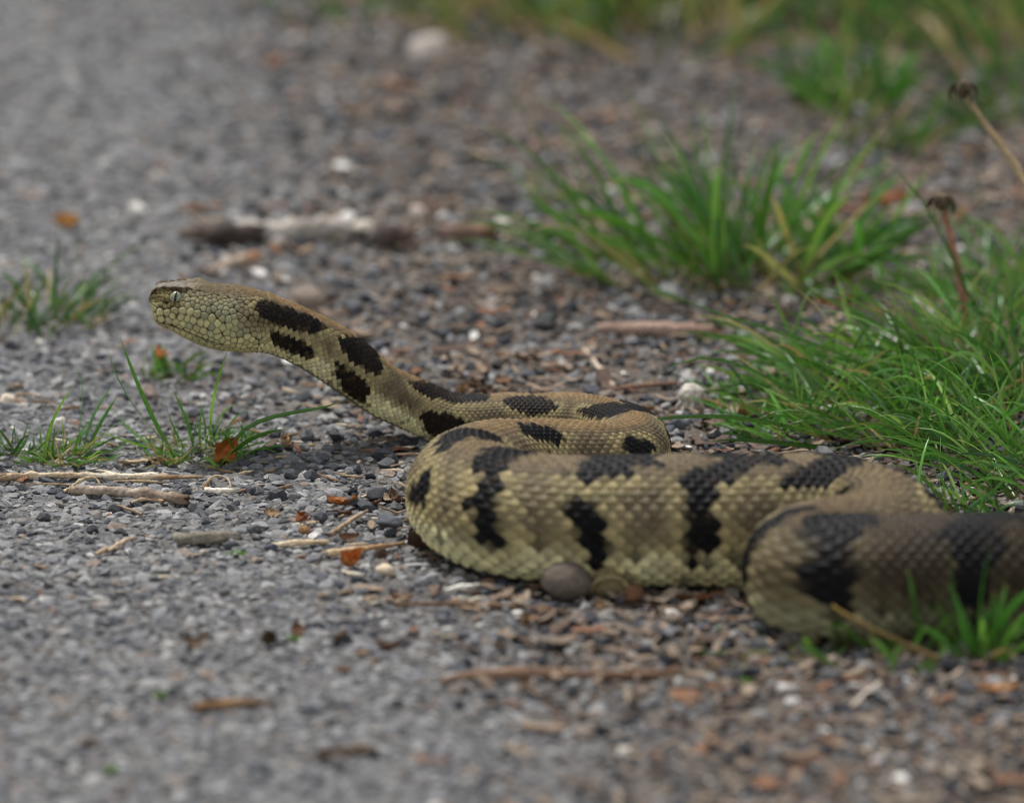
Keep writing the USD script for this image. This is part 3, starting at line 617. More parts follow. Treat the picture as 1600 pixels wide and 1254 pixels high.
named = [(up_px(1535, 1034, [(1505, 960), (1480, 905)], 0.0), 0.0036), (up_px(1540, 1034, [(1575, 1000), (1605, 1012)], -0.01), 0.0044), (up_px(1535, 1036, [(1530, 950), (1550, 848)], 0.0), 0.0030), (up_px(1532, 1034, [(1500, 970), (1488, 850)], 0.0), 0.0026), (up_px(1540, 1034, [(1580, 950), (1640, 905)], 0.0), 0.0050), (up_px(1538, 1036, [(1510, 1000), (1497, 955)], -0.01), 0.0040), (up_px(1545, 1036, [(1590, 985), (1650, 960)], 0.0), 0.0048)]
tuft(G(1545, 1034), 24, (16, 48), "bright green sprig in front of the nearest coil at the right edge", spread=0.01, width=(2.0, 4.0), seed=70, named=named, tone=0.5)
named = [(up_px(1440, 1022, [(1430, 950), (1418, 885)], 0.0), 0.0028), (up_px(1400, 1016, [(1375, 965), (1365, 930)], 0.0), 0.0034), (up_px(1430, 1016, [(1460, 975), (1480, 972)], 0.0), 0.0034)]
tuft(G(1400, 1020), 50, (10, 34), "low dark green tuft at the foot of the nearest coil", lean=(0.2, 0), spread=0.035, width=(1.6, 3.2), seed=71, named=named)
tuft(G(1215, 1018), 40, (4, 12), "mossy little tuft at the foot of the nearest coil's left bend", spread=0.035, width=(0.8, 1.6), seed=72, dry=0.4, wild=0.9)
for k, (px, py, lab) in enumerate([(372, 872, "tiny green seedling on grey gravel right of the grey wood chunk"), (455, 1005, "tiny blurred seedling on bare gravel near a curled brown leaf scrap"), (250, 1092, "tiny blurred seedling on bare asphalt at the lower left"), (175, 1208, "tiny blurred seedling at the bottom left"), (1165, 1070, "tiny blurred seedling in brown litter below the nearest coil")]):
    r = np.random.default_rng(90 + k); c = G(px, py); t = thing("seedling", lab, "seedling", c)
    for q in range(7):
        a = q * 0.9 + r.random(); d = np.array([math.cos(a), math.sin(a), 0])
        add_blade(t, np.zeros(3), [np.zeros(3), d * 0.0018 + [0, 0, 0.0022], d * 0.0042 + [0, 0, 0.0024]], 0.0022, lin(92, 132, 44), r, base_brown=0.02)

# ------------------------------------------------------------------ sticks, straw, leaves and stones that can be told apart
def stick_mesh(P, rad, seed, sides=9, ragged=0.25, bump=0.10, n=16):
    r = np.random.default_rng(seed); P = np.asarray(P, float)
    cd = np.concatenate([[0], np.cumsum(np.linalg.norm(np.diff(P, axis=0), axis=1))]); t = np.linspace(0, 1, n)
    c = CubicSpline(cd / cd[-1], P)(t) if len(P) > 2 else P[0] + np.outer(t, P[-1] - P[0])
    tg = np.gradient(c, axis=0); tg /= np.linalg.norm(tg, axis=1, keepdims=True)
    up = np.array([0, 0, 1.0]) if abs(tg[:, 2]).max() < 0.85 else np.array([0, 1.0, 0])
    a_ = np.cross(tg, up); a_ /= np.linalg.norm(a_, axis=1, keepdims=True); b_ = np.cross(a_, tg)
    ang = np.arange(sides) * 2 * np.pi / sides
    rr = np.interp(t, np.linspace(0, 1, len(np.atleast_1d(rad))), np.atleast_1d(rad)) if np.ndim(rad) else np.full(n, rad)
    R = rr[:, None] * (1 + bump * r.normal(size=(n, sides)) + bump * r.normal(size=(n, 1)))
    v = c[:, None] + R[..., None] * (np.cos(ang)[None, :, None] * a_[:, None] + np.sin(ang)[None, :, None] * b_[:, None])
    v[0] -= tg[0] * (rr[0] * ragged * 3 * r.random(sides))[:, None]; v[-1] += tg[-1] * (rr[-1] * ragged * 3 * r.random(sides))[:, None]
    i, j = np.meshgrid(np.arange(n - 1), np.arange(sides), indexing="ij")
    q = np.stack([i * sides + j, i * sides + (j + 1) % sides, (i + 1) * sides + (j + 1) % sides, (i + 1) * sides + j], -1).reshape(-1, 4)
    f = np.vstack([q[:, [0, 2, 1]], q[:, [0, 3, 2]]]); v = v.reshape(-1, 3); k = len(v)
    v = np.vstack([v, c[:1], c[-1:]]); e = np.arange(sides)
    f = np.vstack([f, np.stack([e, (e + 1) % sides, np.full(sides, k)], -1), np.stack([(n - 1) * sides + (e + 1) % sides, (n - 1) * sides + e, np.full(sides, k + 1)], -1)])
    return (v, f), np.concatenate([np.repeat(t, sides), [0, 1]])

def stick(name, label, cat, pts, rad, cols, seed, group=None, parent=None, **kw):
    """cols: colours along the length"""
    (v, f), t = stick_mesh(pts, rad, seed, **kw); r = np.random.default_rng(seed)
    cc = np.array([lin(*c) for c in cols]); x = np.linspace(0, 1, len(cc))
    col = np.stack([np.interp(t, x, cc[:, k]) for k in range(3)], -1) * (0.75 + 0.5 * r.random((len(t), 1)))
    col[-2:] *= 0.6
    return tag(obj(name, (v, f), M_wood, parent, color=col), label, cat, group)

def lay(pxs, rad, lift=0.0):
    return [G(px, py, rad + lift) + np.array([0, 0, ground_z(*G(px, py)[:2]) + 0.0012]) for px, py in pxs]

stick("straw_stem", "long pale hollow straw stem lying below the upright tuft at left", "straw", lay([(12, 742), (120, 740), (210, 744), (312, 749)], 0.0017), [0.0018, 0.0013, 0.0016, 0.0012, 0.0007], [(160, 136, 108), (196, 178, 150), (170, 146, 116), (214, 202, 180), (206, 190, 164), (140, 110, 82), (170, 146, 116)], 1, ragged=2.0, bump=0.2, n=26)
stick("stick", "grey brown weathered stick just below the long straw stem", "stick", lay([(116, 763), (200, 770), (288, 783)], 0.0026), [0.0020, 0.0025, 0.0024, 0.0028, 0.0024, 0.0026], [(140, 124, 106), (168, 152, 134), (146, 130, 116), (170, 154, 138), (132, 114, 98), (150, 134, 118), (104, 86, 68)], 2, bump=0.12, n=26, ragged=0.6)
stick("wood_chunk", "short stubby grey wood chunk lying alone on the gravel at left", "wood", lay([(284, 847), (350, 846)], 0.0028), 0.0029, [(128, 122, 108), (118, 110, 96), (132, 124, 108)], 3, n=8, ragged=0.5)
stick("splinter", "flat whitish splinter right of the weathered stick's end", "wood", lay([(322, 768), (345, 771), (366, 770)], 0.001), [0.0011, 0.0015, 0.001], [(214, 204, 186), (224, 216, 200), (206, 194, 172)], 4, n=8)
stick("splinter", "split tan splinter resting against the weathered stick's front", "wood", lay([(205, 786), (235, 781), (254, 786)], 0.001), [0.0006, 0.0012, 0.0009], [(170, 146, 116), (190, 166, 136), (160, 134, 104)], 5, n=8)
stick("curled_stem", "thin pale stem curled into an arch above the whitish splinter", "straw", [G(320, 764, 0.001), G(322, 764, 0.001) + [0.0005, 0.001, 0.0022], G(332, 763, 0.001) + [0, 0.004, 0.0045], G(348, 764, 0.001) + [0, 0.006, 0.0044], G(360, 768, 0.001) + [0, 0.004, 0.0018], G(361, 768, 0.001) + [0, 0.002, 0]], [0.0012, 0.0006, 0.0005, 0.0007, 0.0005], [(140, 96, 58), (180, 160, 128), (190, 176, 150), (176, 160, 130)], 6, sides=6, bump=0.2)
stick("curled_stem", "thin flat fibre arching over the long straw stem", "straw", [G(100, 768, 0.001), G(112, 764, 0.001) + [0, 0, 0.0012], G(126, 760, 0.001) + [0, 0.001, 0.0026], G(142, 757, 0.001) + [0, 0.002, 0.0030], G(156, 760, 0.001) + [0, 0, 0.0010]], [0.0010, 0.0008, 0.0006, 0.0004], [(180, 160, 128), (190, 170, 134), (160, 136, 102)], 7, sides=6, bump=0.2)
stick("stick", "dark blurred left end piece of the broken stick behind the snake's head", "stick", lay([(302, 370), (345, 373), (392, 372)], 0.0050), [0.0034, 0.0056, 0.0050], [(96, 82, 74), (58, 50, 44), (66, 56, 50)], 8, n=14, bump=0.16, ragged=0.8)
stick("stick", "pale barked blurred middle piece of the broken stick behind the snake's head", "stick", lay([(388, 364), (450, 366), (512, 363), (556, 370)], 0.0050), [0.0040, 0.0056, 0.0050, 0.0026], [(160, 152, 144), (182, 172, 162), (156, 146, 136), (178, 168, 158), (122, 112, 106)], 31, n=22, bump=0.16, ragged=1.2)
stick("stick", "dark blurred stub of stick lying right of the white stone behind the neck", "stick", lay([(588, 375), (640, 372)], 0.0050), [0.0044, 0.0056, 0.0048], [(88, 78, 74), (74, 62, 56), (110, 92, 82)], 9, n=10)
stick("stick", "reddish brown blurred stick behind the snake, right of the dark stub", "stick", lay([(690, 370), (730, 366), (772, 366)], 0.0055), [0.0036, 0.0046, 0.0040], [(128, 108, 96), (136, 110, 94), (104, 72, 56)], 10, n=10)
stick("stick", "small slanting blurred stick with orange end above the snake's head", "stick", lay([(322, 430), (360, 416), (402, 404)], 0.0022), [0.0020, 0.0026, 0.0022], [(134, 116, 100), (176, 158, 140), (170, 150, 132), (168, 110, 66)], 11)
stick("twig", "straight pale twig slanting down to the gravel behind the right bend of the neck", "stick", lay([(913, 548), (936, 578), (960, 608)], 0.0012), 0.0012, [(172, 152, 132), (186, 168, 148), (160, 138, 116)], 12, sides=7)
stick("stick", "pinkish brown blurred stick lying left of the right side grass", "stick", lay([(935, 514), (1020, 515), (1112, 520)], 0.0032), [0.0026, 0.0036, 0.0030], [(142, 118, 104), (164, 138, 122), (140, 112, 98)], 13)
stick("twig", "brown twig lying just left of the white seed head", "stick", lay([(955, 612), (1005, 606), (1062, 604)], 0.0013), [0.0010, 0.0014, 0.0012], [(120, 94, 78), (136, 108, 88), (118, 90, 72)], 14)
stick("splinter", "cream coloured straw piece lying flat left of the tan twig, near the dark leaf", "straw", lay([(424, 858), (465, 853), (512, 851)], 0.0012), [0.0012, 0.0014, 0.0009], [(214, 196, 166), (208, 186, 152), (190, 164, 128)], 15)
stick("twig", "tan twig pointing at the dark leaf under the middle coil", "stick", lay([(512, 868), (570, 862), (632, 851)], 0.0014), [0.0015, 0.0015, 0.0008], [(200, 176, 144), (176, 138, 100), (140, 116, 86)], 16)
stick("twig", "forked dry stalk left of the slate stone, in front of the snake's left bend", "stick", lay([(516, 842), (545, 822), (574, 802)], 0.0010, 0.001), [0.0012, 0.0010, 0.0006], [(140, 118, 96), (168, 146, 118), (156, 132, 106)], 17)
stick("twig", "long thin brown blurred twig lying parallel to the middle coil, in front of it", "stick", lay([(618, 952), (740, 948), (892, 960)], 0.0013), [0.0010, 0.0014, 0.0012], [(104, 84, 68), (128, 104, 84), (96, 76, 62)], 18)
stick("twig", "brown blurred stick among litter below the nearest coil's left bend", "stick", lay([(690, 1068), (820, 1056), (960, 1058), (1060, 1050)], 0.0022), [0.0014, 0.0024, 0.0022, 0.0014], [(124, 98, 78), (138, 110, 88), (108, 84, 66), (130, 100, 78)], 19)
stick("dry_stalk", "yellowish blurred dry stalk slanting down in front of the nearest coil", "stick", [G(1545, 1068, 0.002), G(1450, 1022, 0.006), G(1370, 985, 0.016), onY(1312, 940, G(1360, 990)[1])], [0.0013, 0.0012, 0.0010, 0.0004], [(116, 96, 74), (118, 96, 64), (108, 88, 46), (128, 104, 40)], 20)
stick("twig", "dark blurred stick lying alone on the gravel at the bottom centre", "stick", lay([(500, 1178), (540, 1174), (585, 1176)], 0.0016), 0.0020, [(78, 62, 50), (98, 76, 60), (70, 56, 46)], 21, n=8)
stick("twig", "blurred brown twig with a dark end on the gravel left of the bottom centre stick", "stick", lay([(302, 1108), (350, 1102), (430, 1102)], 0.0014), [0.0016, 0.0018, 0.0010], [(128, 98, 70), (140, 108, 72), (88, 72, 60)], 22, n=8)
stick("splinter", "whitish blurred splinter lying in brown litter at the lower right", "wood", lay([(1328, 1112), (1352, 1090), (1378, 1068)], 0.0012), [0.001, 0.0014, 0.001], [(180, 164, 148), (196, 182, 168), (178, 160, 142)], 23)
stick("splinter", "bright white splinter on the gravel left of the round pebble", "wood", lay([(694, 930), (722, 922), (750, 917)], 0.0014), [0.001, 0.0016, 0.001], [(214, 208, 198), (224, 218, 208), (206, 198, 186)], 24, n=8)

def leaf_mesh(Ln, Wd, curl, roll, seed, lobed=0.14):
    r = np.random.default_rng(seed); nu, nv = 13, 9
    uu, vv = np.meshgrid(np.linspace(0, 1, nu), np.linspace(-1, 1, nv), indexing="ij")
    w = np.sin(np.pi * np.clip(uu * 0.96 + 0.02, 0, 1)) ** 0.8 * (1 + lobed * np.sin(uu * 21 + r.uniform(0, 6)) * (vv ** 2) + lobed * 0.8 * r.normal(size=(nu, 1)) * (np.abs(vv) > 0.9))
    x, y = (uu - 0.5) * Ln, vv * w * Wd / 2
    z = curl * Ln * (2 * uu - 1) ** 2 + roll * Wd * vv ** 2 + 0.05 * Wd * r.normal() * vv + 0.03 * Wd * np.sin(uu * 30) * vv + 0.02 * Wd * r.normal(size=uu.shape)
    z -= z.min(); top = np.stack([x, y, z + 0.00035], -1).reshape(-1, 3); bot = np.stack([x, y, z], -1).reshape(-1, 3)
    i = np.arange(nu * nv).reshape(nu, nv); q = np.stack([i[:-1, :-1], i[1:, :-1], i[1:, 1:], i[:-1, 1:]], -1).reshape(-1, 4); o = nu * nv
    rim = np.concatenate([i[:, 0], i[-1, 1:], i[-2::-1, -1], i[0, -2:0:-1]]); rn = np.roll(rim, -1)
    f = np.vstack([q, q[:, ::-1] + o, np.stack([rim, rim + o, rn + o, rn], -1)])
    return np.vstack([top, bot]), f, np.concatenate([uu.ravel(), uu.ravel()]), np.concatenate([vv.ravel(), vv.ravel()])

def leaf(label, px, py, Ln, Wd, curl, roll, rotz, rgb, seed, tilt=(0, 0), lift=0.001, group=None, name="dry_leaf", cat="leaf"):
    v, f, uu, vv = leaf_mesh(Ln, Wd, curl, roll, seed); r = np.random.default_rng(seed)
    M = trimesh.transformations.euler_matrix(math.radians(tilt[0]), math.radians(tilt[1]), math.radians(rotz))[:3, :3]
    v = v @ M.T; v[:, 2] -= v[:, 2].min(); c = G(px, py); c[2] = ground_z(c[0], c[1]) + lift
    col = lin(*rgb) * (0.7 + 0.6 * meshkit.noise(np.stack([uu * 6, vv * 3, uu * 0], -1), seed))[:, None] * (1 + 0.25 * (np.abs(vv) < 0.15)[:, None])
    return tag(obj(name, (v + c, f), M_leaf, None, color=col), label, cat, group)

leaf("curled orange brown dry leaf at the foot of the tuft with long blades", 342, 722, 0.016, 0.010, 0.25, 0.5, 60, (176, 108, 50), 1, tilt=(50, -25))
leaf("tan dry leaf scrap left of the curled orange leaf", 268, 726, 0.012, 0.005, 0.1, 0.3, 15, (168, 130, 96), 2)
leaf("pale flat leaf strip lying between the straw stem and the tuft", 215, 724, 0.020, 0.0055, 0.05, 0.2, 20, (190, 166, 138), 3)
leaf("dark brown curled leaf tucked under the left bend of the middle coil", 690, 862, 0.032, 0.018, 0.06, 0.35, 8, (74, 54, 40), 4, tilt=(8, 6))
leaf("orange leaf scrap at the tip of the dark leaf under the coil", 652, 846, 0.010, 0.008, 0.3, 0.6, 70, (156, 88, 44), 5, tilt=(40, 20))
leaf("orange leaf scrap lying right of the dark stones near the left bend", 535, 794, 0.014, 0.006, 0.15, 0.4, 5, (190, 126, 72), 6)
leaf("bright orange curled scrap below the tan twig", 545, 890, 0.010, 0.008, 0.4, 0.7, 25, (186, 116, 60), 7, tilt=(20, 0))
leaf("reddish brown leaf scrap left of the fuzzy catkin", 464, 824, 0.008, 0.006, 0.3, 0.5, 80, (140, 84, 52), 8, tilt=(50, 0))
leaf("brown leaf strip lying under the middle coil next to the nearest coil", 1100, 938, 0.026, 0.007, 0.04, 0.3, 5, (142, 94, 62), 9)
leaf("orange brown leaf scrap beneath the bright tuft right of the white seed head", 1180, 656, 0.017, 0.008, 0.1, 0.4, -10, (176, 118, 58), 10, tilt=(15, 10))
leaf("brown dry leaf lying flat behind the right side grass's left tip", 1300, 475, 0.020, 0.008, 0.1, 0.3, 20, (160, 100, 52), 11)
leaf("yellowish blurred leaf lying beside a dark twig at the upper left", 105, 355, 0.012, 0.010, 0.2, 0.4, 0, (196, 150, 84), 12, tilt=(30, 0))
leaf("orange blurred leaf fallen in the little tuft under the snake's chin", 243, 578, 0.013, 0.007, 0.2, 0.4, 100, (176, 104, 52), 13, tilt=(60, 0), lift=0.004)
leaf("blurred orange leaf lying behind the broad bladed tufts", 1380, 325, 0.022, 0.010, 0.1, 0.4, 10, (180, 110, 56), 14)
leaf("brown curled scrap standing on edge in the gravel at the lower left", 412, 1012, 0.008, 0.007, 0.3, 0.5, 30, (92, 76, 58), 15, tilt=(70, 10))
leaf("curved brownish scrap left of the one standing on edge", 300, 1015, 0.014, 0.006, 0.5, 0.3, 30, (138, 118, 98), 16, tilt=(35, 0))
leaf("blurred tan leaf at the right edge low in the brown litter", 1560, 1090, 0.018, 0.008, 0.1, 0.3, 0, (196, 150, 106), 17)

def stone(label, px, py, size, rgb, seed, flat=0.62, group=None, smooth=False, rot=None, sink=0.18, name="stone", cat="stone"):
    r = np.random.default_rng(seed)
    if smooth:
        m = trimesh.creation.icosphere(3, 0.5); n_ = meshkit.fbm(m.vertices * 3 + seed, 3, seed); m.vertices = m.vertices * (0.84 + 0.32 * n_[:, None]) * [1, 0.85, flat]
    else:
        m = stone_mesh(seed, 30, flat, 0.22); m = m.subdivide(); m = m.subdivide(); n_ = meshkit.fbm(m.vertices * 7 + seed, 3, seed); m.vertices = m.vertices * (0.94 + 0.12 * n_[:, None])
    v = np.array(m.vertices) * size; a = r.uniform(0, 6.28) if rot is None else rot
    v = v @ trimesh.transformations.euler_matrix(r.normal() * 0.15, r.normal() * 0.15, a)[:3, :3].T
    c = G(px, py) if py is not None else px; c = np.array(c, float); c[2] = ground_z(c[0], c[1]) - v[:, 2].min() - sink * size * flat
    col = lin(*rgb) * (0.8 + 0.4 * meshkit.noise(v * 900, seed))[:, None]
    if smooth: return tag(obj(name, (v + c, m.faces), M_rock, None, color=col), label, cat, group)
    vv, ff, nn_ = meshkit.arrays(trimesh.Trimesh(v + c, m.faces, process=False), 30)
    col = lin(*rgb) * (0.8 + 0.4 * meshkit.noise((vv - c) * 900, seed))[:, None]
    p = obj(name, (vv, ff), M_rock, None, color=col)
    UsdGeom.Mesh(p).CreateNormalsAttr(Vt.Vec3fArray.FromNumpy(nn_.astype(np.float32)))
    return tag(p, label, cat, group)

stone("smooth round brown pebble touching the front of the middle coil", 886, 934, 0.0225, (102, 90, 80), 1, flat=0.78, smooth=True, rot=0.1, sink=0.05, name="pebble", cat="pebble")
t = thing("seed_pod", "olive brown curved seed pod lying right of the round pebble", "seed pod", G(954, 932))
m = trimesh.creation.icosphere(3, 0.5); vv_ = m.vertices * [0.019, 0.012, 0.015]; vv_[:, 2] -= 0.30 * (vv_[:, 0] / 0.0095) ** 2 * 0.009 - 0.0075; vv_[:, 2] *= 1 - 0.25 * (vv_[:, 0] > 0) * (vv_[:, 0] / 0.0095); vv_ *= (0.92 + 0.16 * meshkit.fbm(vv_ * 260, 3, 4))[:, None]
obj("pod", (vv_, m.faces), M_rock, t, color=lin(118, 106, 74) * (0.75 + 0.5 * meshkit.noise(vv_ * 700, 6))[:, None])
(rv, rf), _ = stick_mesh([[-0.0085, -0.0035, 0.003], [-0.003, -0.0062, 0.0105], [0.003, -0.0062, 0.0105], [0.0085, -0.004, 0.004], [0.0105, -0.003, 0.001]], [0.0004, 0.0009, 0.0009, 0.0009, 0.0006], 3, sides=6, bump=0.15)
obj("seam", (rv, rf), M_wood, t, color=lin(150, 136, 98) * np.ones((len(rv), 1)))
stone("small reddish brown nut at the right end of the olive seed pod", 990, 938, 0.010, (120, 84, 62), 3, flat=0.8, smooth=True, sink=0.05, name="nut", cat="nut")
stone("bluish slate flat stone left of the dark leaf, the largest there", 610, 826, 0.016, (92, 94, 100), 11, flat=0.5, rot=0.1)
stone("black glossy stone just behind the flat slate stone", 592, 782, 0.014, (58, 58, 62), 12, flat=0.55, rot=0.2)
stone("dark grey stone touching the orange leaf scrap on its right", 572, 797, 0.012, (70, 71, 76), 13, flat=0.6)
stone("black angular stone right of the weathered stick, below the tuft", 434, 780, 0.012, (64, 65, 68), 14, flat=0.6)
stone("grey rounded stone on open gravel right of the grey wood chunk", 398, 836, 0.009, (88, 88, 88), 15)
stone("dark stone just right of the grey wood chunk's end", 360, 858, 0.009, (78, 80, 84), 16)
stone("dark stone beside the cream straw piece's left end", 424, 862, 0.008, (70, 72, 80), 17)
stone("black stone lying alone left of the weathered stick's front", 68, 808, 0.008, (70, 70, 72), 18)
stone("black angular stone left of the grey wood chunk", 190, 834, 0.009, (54, 54, 56), 19)
stone("cream rounded stone right of the bright orange scrap", 602, 902, 0.0105, (198, 180, 156), 20, smooth=True)
stone("pinkish stone on the gravel just behind the snake's neck base", 505, 600, 0.009, (176, 164, 154), 21)
stone("white blurred stone at the upper left near the dark twig", 215, 332, 0.012, (206, 200, 192), 22)
stone("dark blurred stone lying alone on the asphalt at the upper left", 275, 236, 0.014, (66, 62, 58), 23, flat=0.5)
stone("brownish blurred stone directly behind the snake's head", 482, 478, 0.020, (128, 114, 102), 24, smooth=True)
stone("black blurred stone behind the neck, left of the pinkish brown stick", 855, 508, 0.020, (60, 60, 60), 25, flat=0.5)
stone("white round blurred stone between the pale stick and the dark stub", 568, 376, 0.013, (196, 186, 170), 26, flat=0.9, smooth=True)
stone("whitish blurred stone at the end of the reddish brown stick", 785, 362, 0.013, (206, 194, 184), 27, flat=0.9)
stone("pale round blurred stone above the reddish brown stick", 652, 346, 0.010, (184, 168, 158), 28, flat=0.9, smooth=True)
stone("large pinkish white blurred stone under the top edge's grass", 668, 92, 0.026, (190, 178, 168), 29, flat=0.8)
stone("white blurred stone right behind the snake's snout at left", 345, 430, 0.012, (182, 176, 168), 31, flat=0.45)
stone("pale stone right of the broken straw, above the snake's left tuft", 90, 672, 0.010, (204, 196, 186), 32, flat=1.2)
stone("cream stone at the left edge above the small tufts", 12, 628, 0.010, (196, 182, 162), 33)
stone("brown stone next to the cream one at the left edge", 34, 632, 0.008, (142, 108, 84), 34)
stone("white blurred stone in the gravel below the middle coil", 1050, 962, 0.009, (206, 198, 186), 35)
stone("white blurred stone at the bottom right of centre", 978, 1178, 0.011, (200, 192, 182), 36)
stone("brown fuzzy catkin lying left of the flat slate stone", 476, 836, 0.0065, (138, 104, 70), 37, smooth=True, name="catkin", cat="catkin")
stone("dark stone lying at the bottom left of centre", 400, 1202, 0.010, (74, 76, 82), 38)
for k, (x0, y0, x1, y1, w, c, lab) in enumerate([(150, 732, 200, 748, 0.0010, (204, 190, 164), "peeled pale strip leaning on the straw stem, left of the flat leaf strip"), (178, 751, 258, 757, 0.0006, (176, 152, 120), "thin tan fibre between the straw stem and the weathered stick"), (40, 752, 130, 757, 0.0005, (170, 146, 116), "thin tan fibre under the left half of the straw stem"), (205, 742, 262, 744, 0.0013, (222, 212, 194), "white peeling patch on top of the straw stem's right half"), (222, 806, 182, 790, 0.0008, (150, 128, 104), "short dull splinter in front of the weathered stick"), (170, 862, 208, 842, 0.0014, (190, 168, 142), "pale frayed splinter pointing up left of the grey wood chunk"), (150, 866, 186, 858, 0.0012, (176, 152, 126), "tan frayed piece beside the pale frayed splinter"), (690, 718, 600, 716, 0.0007, (150, 128, 104), "thin straw at the foot of the snake's left bend, behind it")]):
    stick("splinter", lab, "straw", lay([(x0, y0), ((x0 + x1) / 2, (y0 + y1) / 2 - 1.5), (x1, y1)], w), [w * 0.5, w, w * 0.6], [c, c, tuple(int(q * 0.85) for q in c)], 950 + k, sides=6, n=10, bump=0.2)
# the white seed head behind the snake
t = thing("dried_flower", "bleached white papery seed head on the gravel right of the snake's neck bend", "seed head", G(1081, 640)); r = np.random.default_rng(8)
m = trimesh.creation.icosphere(3, 0.0058); m.vertices = m.vertices * (0.85 + 0.4 * meshkit.fbm(m.vertices * 420, 3, 5)[:, None]) * [1, 0.9, 0.95] + [0, 0, 0.007]
obj("husk", m, M_leaf, t, color=lin(204, 196, 182) * (0.7 + 0.5 * meshkit.noise(m.vertices * 900, 2))[:, None])
for k in range(7):
    a = k * 0.9 + r.random() * 0.5
    (v, f), _ = stick_mesh([[0.003 * math.cos(a), 0.003 * math.sin(a), 0.005], [0.006 * math.cos(a), 0.006 * math.sin(a), 0.0025], [0.0075 * math.cos(a), 0.0075 * math.sin(a), 0.0005]], [0.0016, 0.0013, 0.0006], k, sides=6, n=6)
    obj("bract", (v, f), M_leaf, t, color=lin(214, 206, 190) * np.ones((len(v), 1)))
# spent dandelions
def dandelion(label, pts, rad, cols, seed):
    base_ = pts[0]; t = thing("dandelion", label, "dandelion", base_); r = np.random.default_rng(seed)
    P = np.array(pts) - base_
    stick("stem", None, None, P, rad, cols, seed, parent=t, sides=8, bump=0.06, n=20)
    h = P[-1]
    m = trimesh.creation.icosphere(2, 0.0036); m.vertices = m.vertices * (0.85 + 0.3 * r.random((len(m.vertices), 1))) * [1, 1, 1.2] + h + [0, 0, 0.001]
    obj("flower_head", m, M_wood, t, color=lin(92, 80, 62) * (0.6 + 0.8 * r.random((len(m.vertices), 1))))
    for k in range(9):
        a = k * 0.7 + r.random(); d = np.array([math.cos(a), math.sin(a), 0])
        m_, col = blade_mesh([h + d * 0.002 + [0, 0, 0.003], h + d * 0.0055 + [0, 0, 0.0015], h + d * 0.006 - [0, 0, 0.004 + 0.003 * r.random()]], 0.0022, lin(84, 74, 58), r, base_brown=0.02)
        obj("sepal", m_, M_wood, t, color=lin(78, 68, 54) * np.ones((len(col), 1)))
yq = 0.10
dandelion("taller tan dry dandelion stalk with spent head at the upper right edge", [G(1660, 545), onY(1640, 380, yq), onY(1590, 265, yq), onY(1560, 222, yq), onY(1506, 142, yq)], [0.0022, 0.0020, 0.0018, 0.0015], [(150, 120, 90), (176, 150, 116), (186, 162, 126), (150, 130, 98)], 1)
dandelion("shorter reddish dry dandelion stalk with spent head in the right side grass", [G(1510, 545), onY(1506, 470, 0.085), onY(1492, 400, 0.085), onY(1472, 318, 0.085)], [0.0022, 0.0020, 0.0016], [(150, 104, 84), (158, 112, 92), (140, 102, 80)], 2)
# loose pieces of the sharp strip of ground
r = np.random.default_rng(123)
def free(px, py): return not (640 < px < 1480 and 690 < py < 900) and not (1150 < px and py > 780 and py < 985)
MARKERS = [(315, 716, "the tuft with the orange leaf"), (105, 718, "the upright tuft at left"), (200, 772, "the weathered stick at left"), (317, 846, "the grey wood chunk"), (345, 771, "the whitish splinter"), (610, 826, "the flat slate stone"),
    (592, 782, "the black glossy stone"), (690, 862, "the dark leaf under the coil"), (570, 862, "the tan twig"), (465, 853, "the cream straw piece"), (545, 890, "the bright orange scrap"), (602, 902, "the cream rounded stone"), (722, 922, "the bright white splinter"),
    (886, 934, "the round pebble"), (955, 930, "the olive seed pod"), (1100, 938, "the brown leaf strip"), (1081, 640, "the white seed head"), (1005, 606, "the brown twig by the seed head"), (936, 578, "the slanting pale twig"), (505, 600, "the pinkish stone behind the neck"),
    (755, 950, "the long thin brown twig"), (398, 836, "the grey rounded stone"), (434, 780, "the black angular stone"), (300, 1015, "the curved brownish scrap"), (412, 1012, "the scrap standing on edge"), (90, 672, "the pale upright stone"), (20, 630, "the cream stone at the left edge"), (1050, 962, "the white stone below the middle coil")]
taken = set()
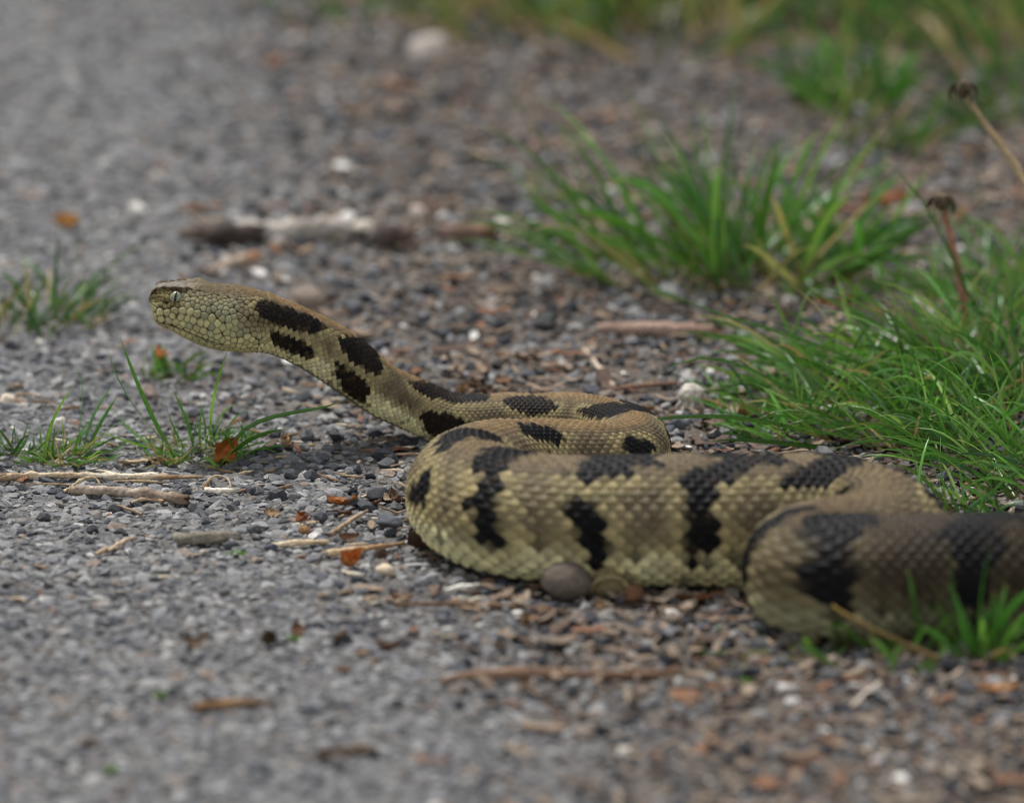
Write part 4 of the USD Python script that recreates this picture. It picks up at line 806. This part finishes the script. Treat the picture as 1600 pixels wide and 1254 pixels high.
def named_place(kind, what, px, py, rest):
    """A label of its own where something one can find lies close by, else the label of its group."""
    for d, mx, my, phrase in sorted((math.hypot(px - x, (py - y) * 1.6), x, y, p) for x, y, p in MARKERS):
        if d > 95: break
        side = ("left of" if px < mx else "right of") if abs(px - mx) > abs(py - my) * 1.6 else ("behind" if py < my else "in front of")
        if (kind, phrase, side) not in taken:
            taken.add((kind, phrase, side)); return f"{what} just {side} {phrase}" if len(f"{what} just {side} {phrase}".split()) <= 16 else f"{what} {side} {phrase}"
    return rest
k = 0
while k < 90:
    px, py = r.uniform(380, 1150), r.uniform(560, 1010)
    if not free(px, py) or r.random() < 0.3 * (px < 450): continue
    c = [(74, 75, 80), (88, 89, 94), (66, 67, 72), (104, 104, 106)][r.integers(0, 4)]
    stone(named_place("stone", "small dark grey loose stone", px, py, "small dark grey angular stone lying loose on the gravel round the snake"), px, py, r.uniform(0.006, 0.0105), c, 500 + k, group="loose dark stones on the gravel"); k += 1
k = 0
while k < 70:
    px, py = r.uniform(0, 1150), r.uniform(600, 960)
    if not free(px, py) or r.random() < 0.6 * (py > 800 and px < 420): continue
    Ln, a = r.uniform(14, 44), r.uniform(-0.35, 0.35)
    c = [(196, 176, 146), (176, 152, 122), (208, 194, 170), (150, 124, 98), (134, 108, 84)][r.integers(0, 5)]
    stick("splinter", named_place("straw", "small tan straw sliver", px, py, "tan sliver of straw or wood scattered on the gravel round the snake"), "straw", lay([(px - Ln / 2, py - a * Ln / 2), (px, py + r.normal()), (px + Ln / 2, py + a * Ln / 2)], 0.0006), [0.0005, r.uniform(0.0006, 0.0012), 0.0004], [c, c, c], 700 + k, group="tan slivers scattered on the gravel", sides=5, n=6); k += 1
k = 0
while k < 40:
    px, py = r.uniform(420, 1150), r.uniform(560, 1060)
    if not free(px, py): continue
    c = [(128, 96, 72), (116, 90, 72), (150, 122, 92), (96, 74, 60)][r.integers(0, 4)]
    leaf(named_place("leaf", "small brown leaf scrap", px, py, "small brown scrap of leaf scattered on the gravel round the snake"), px, py, r.uniform(0.006, 0.013), r.uniform(0.004, 0.007), r.uniform(0.05, 0.3), r.uniform(0.1, 0.6), r.uniform(0, 360), c, 900 + k, tilt=(r.normal() * 20, r.normal() * 10), group="brown leaf scraps on the gravel", name="leaf_scrap"); k += 1
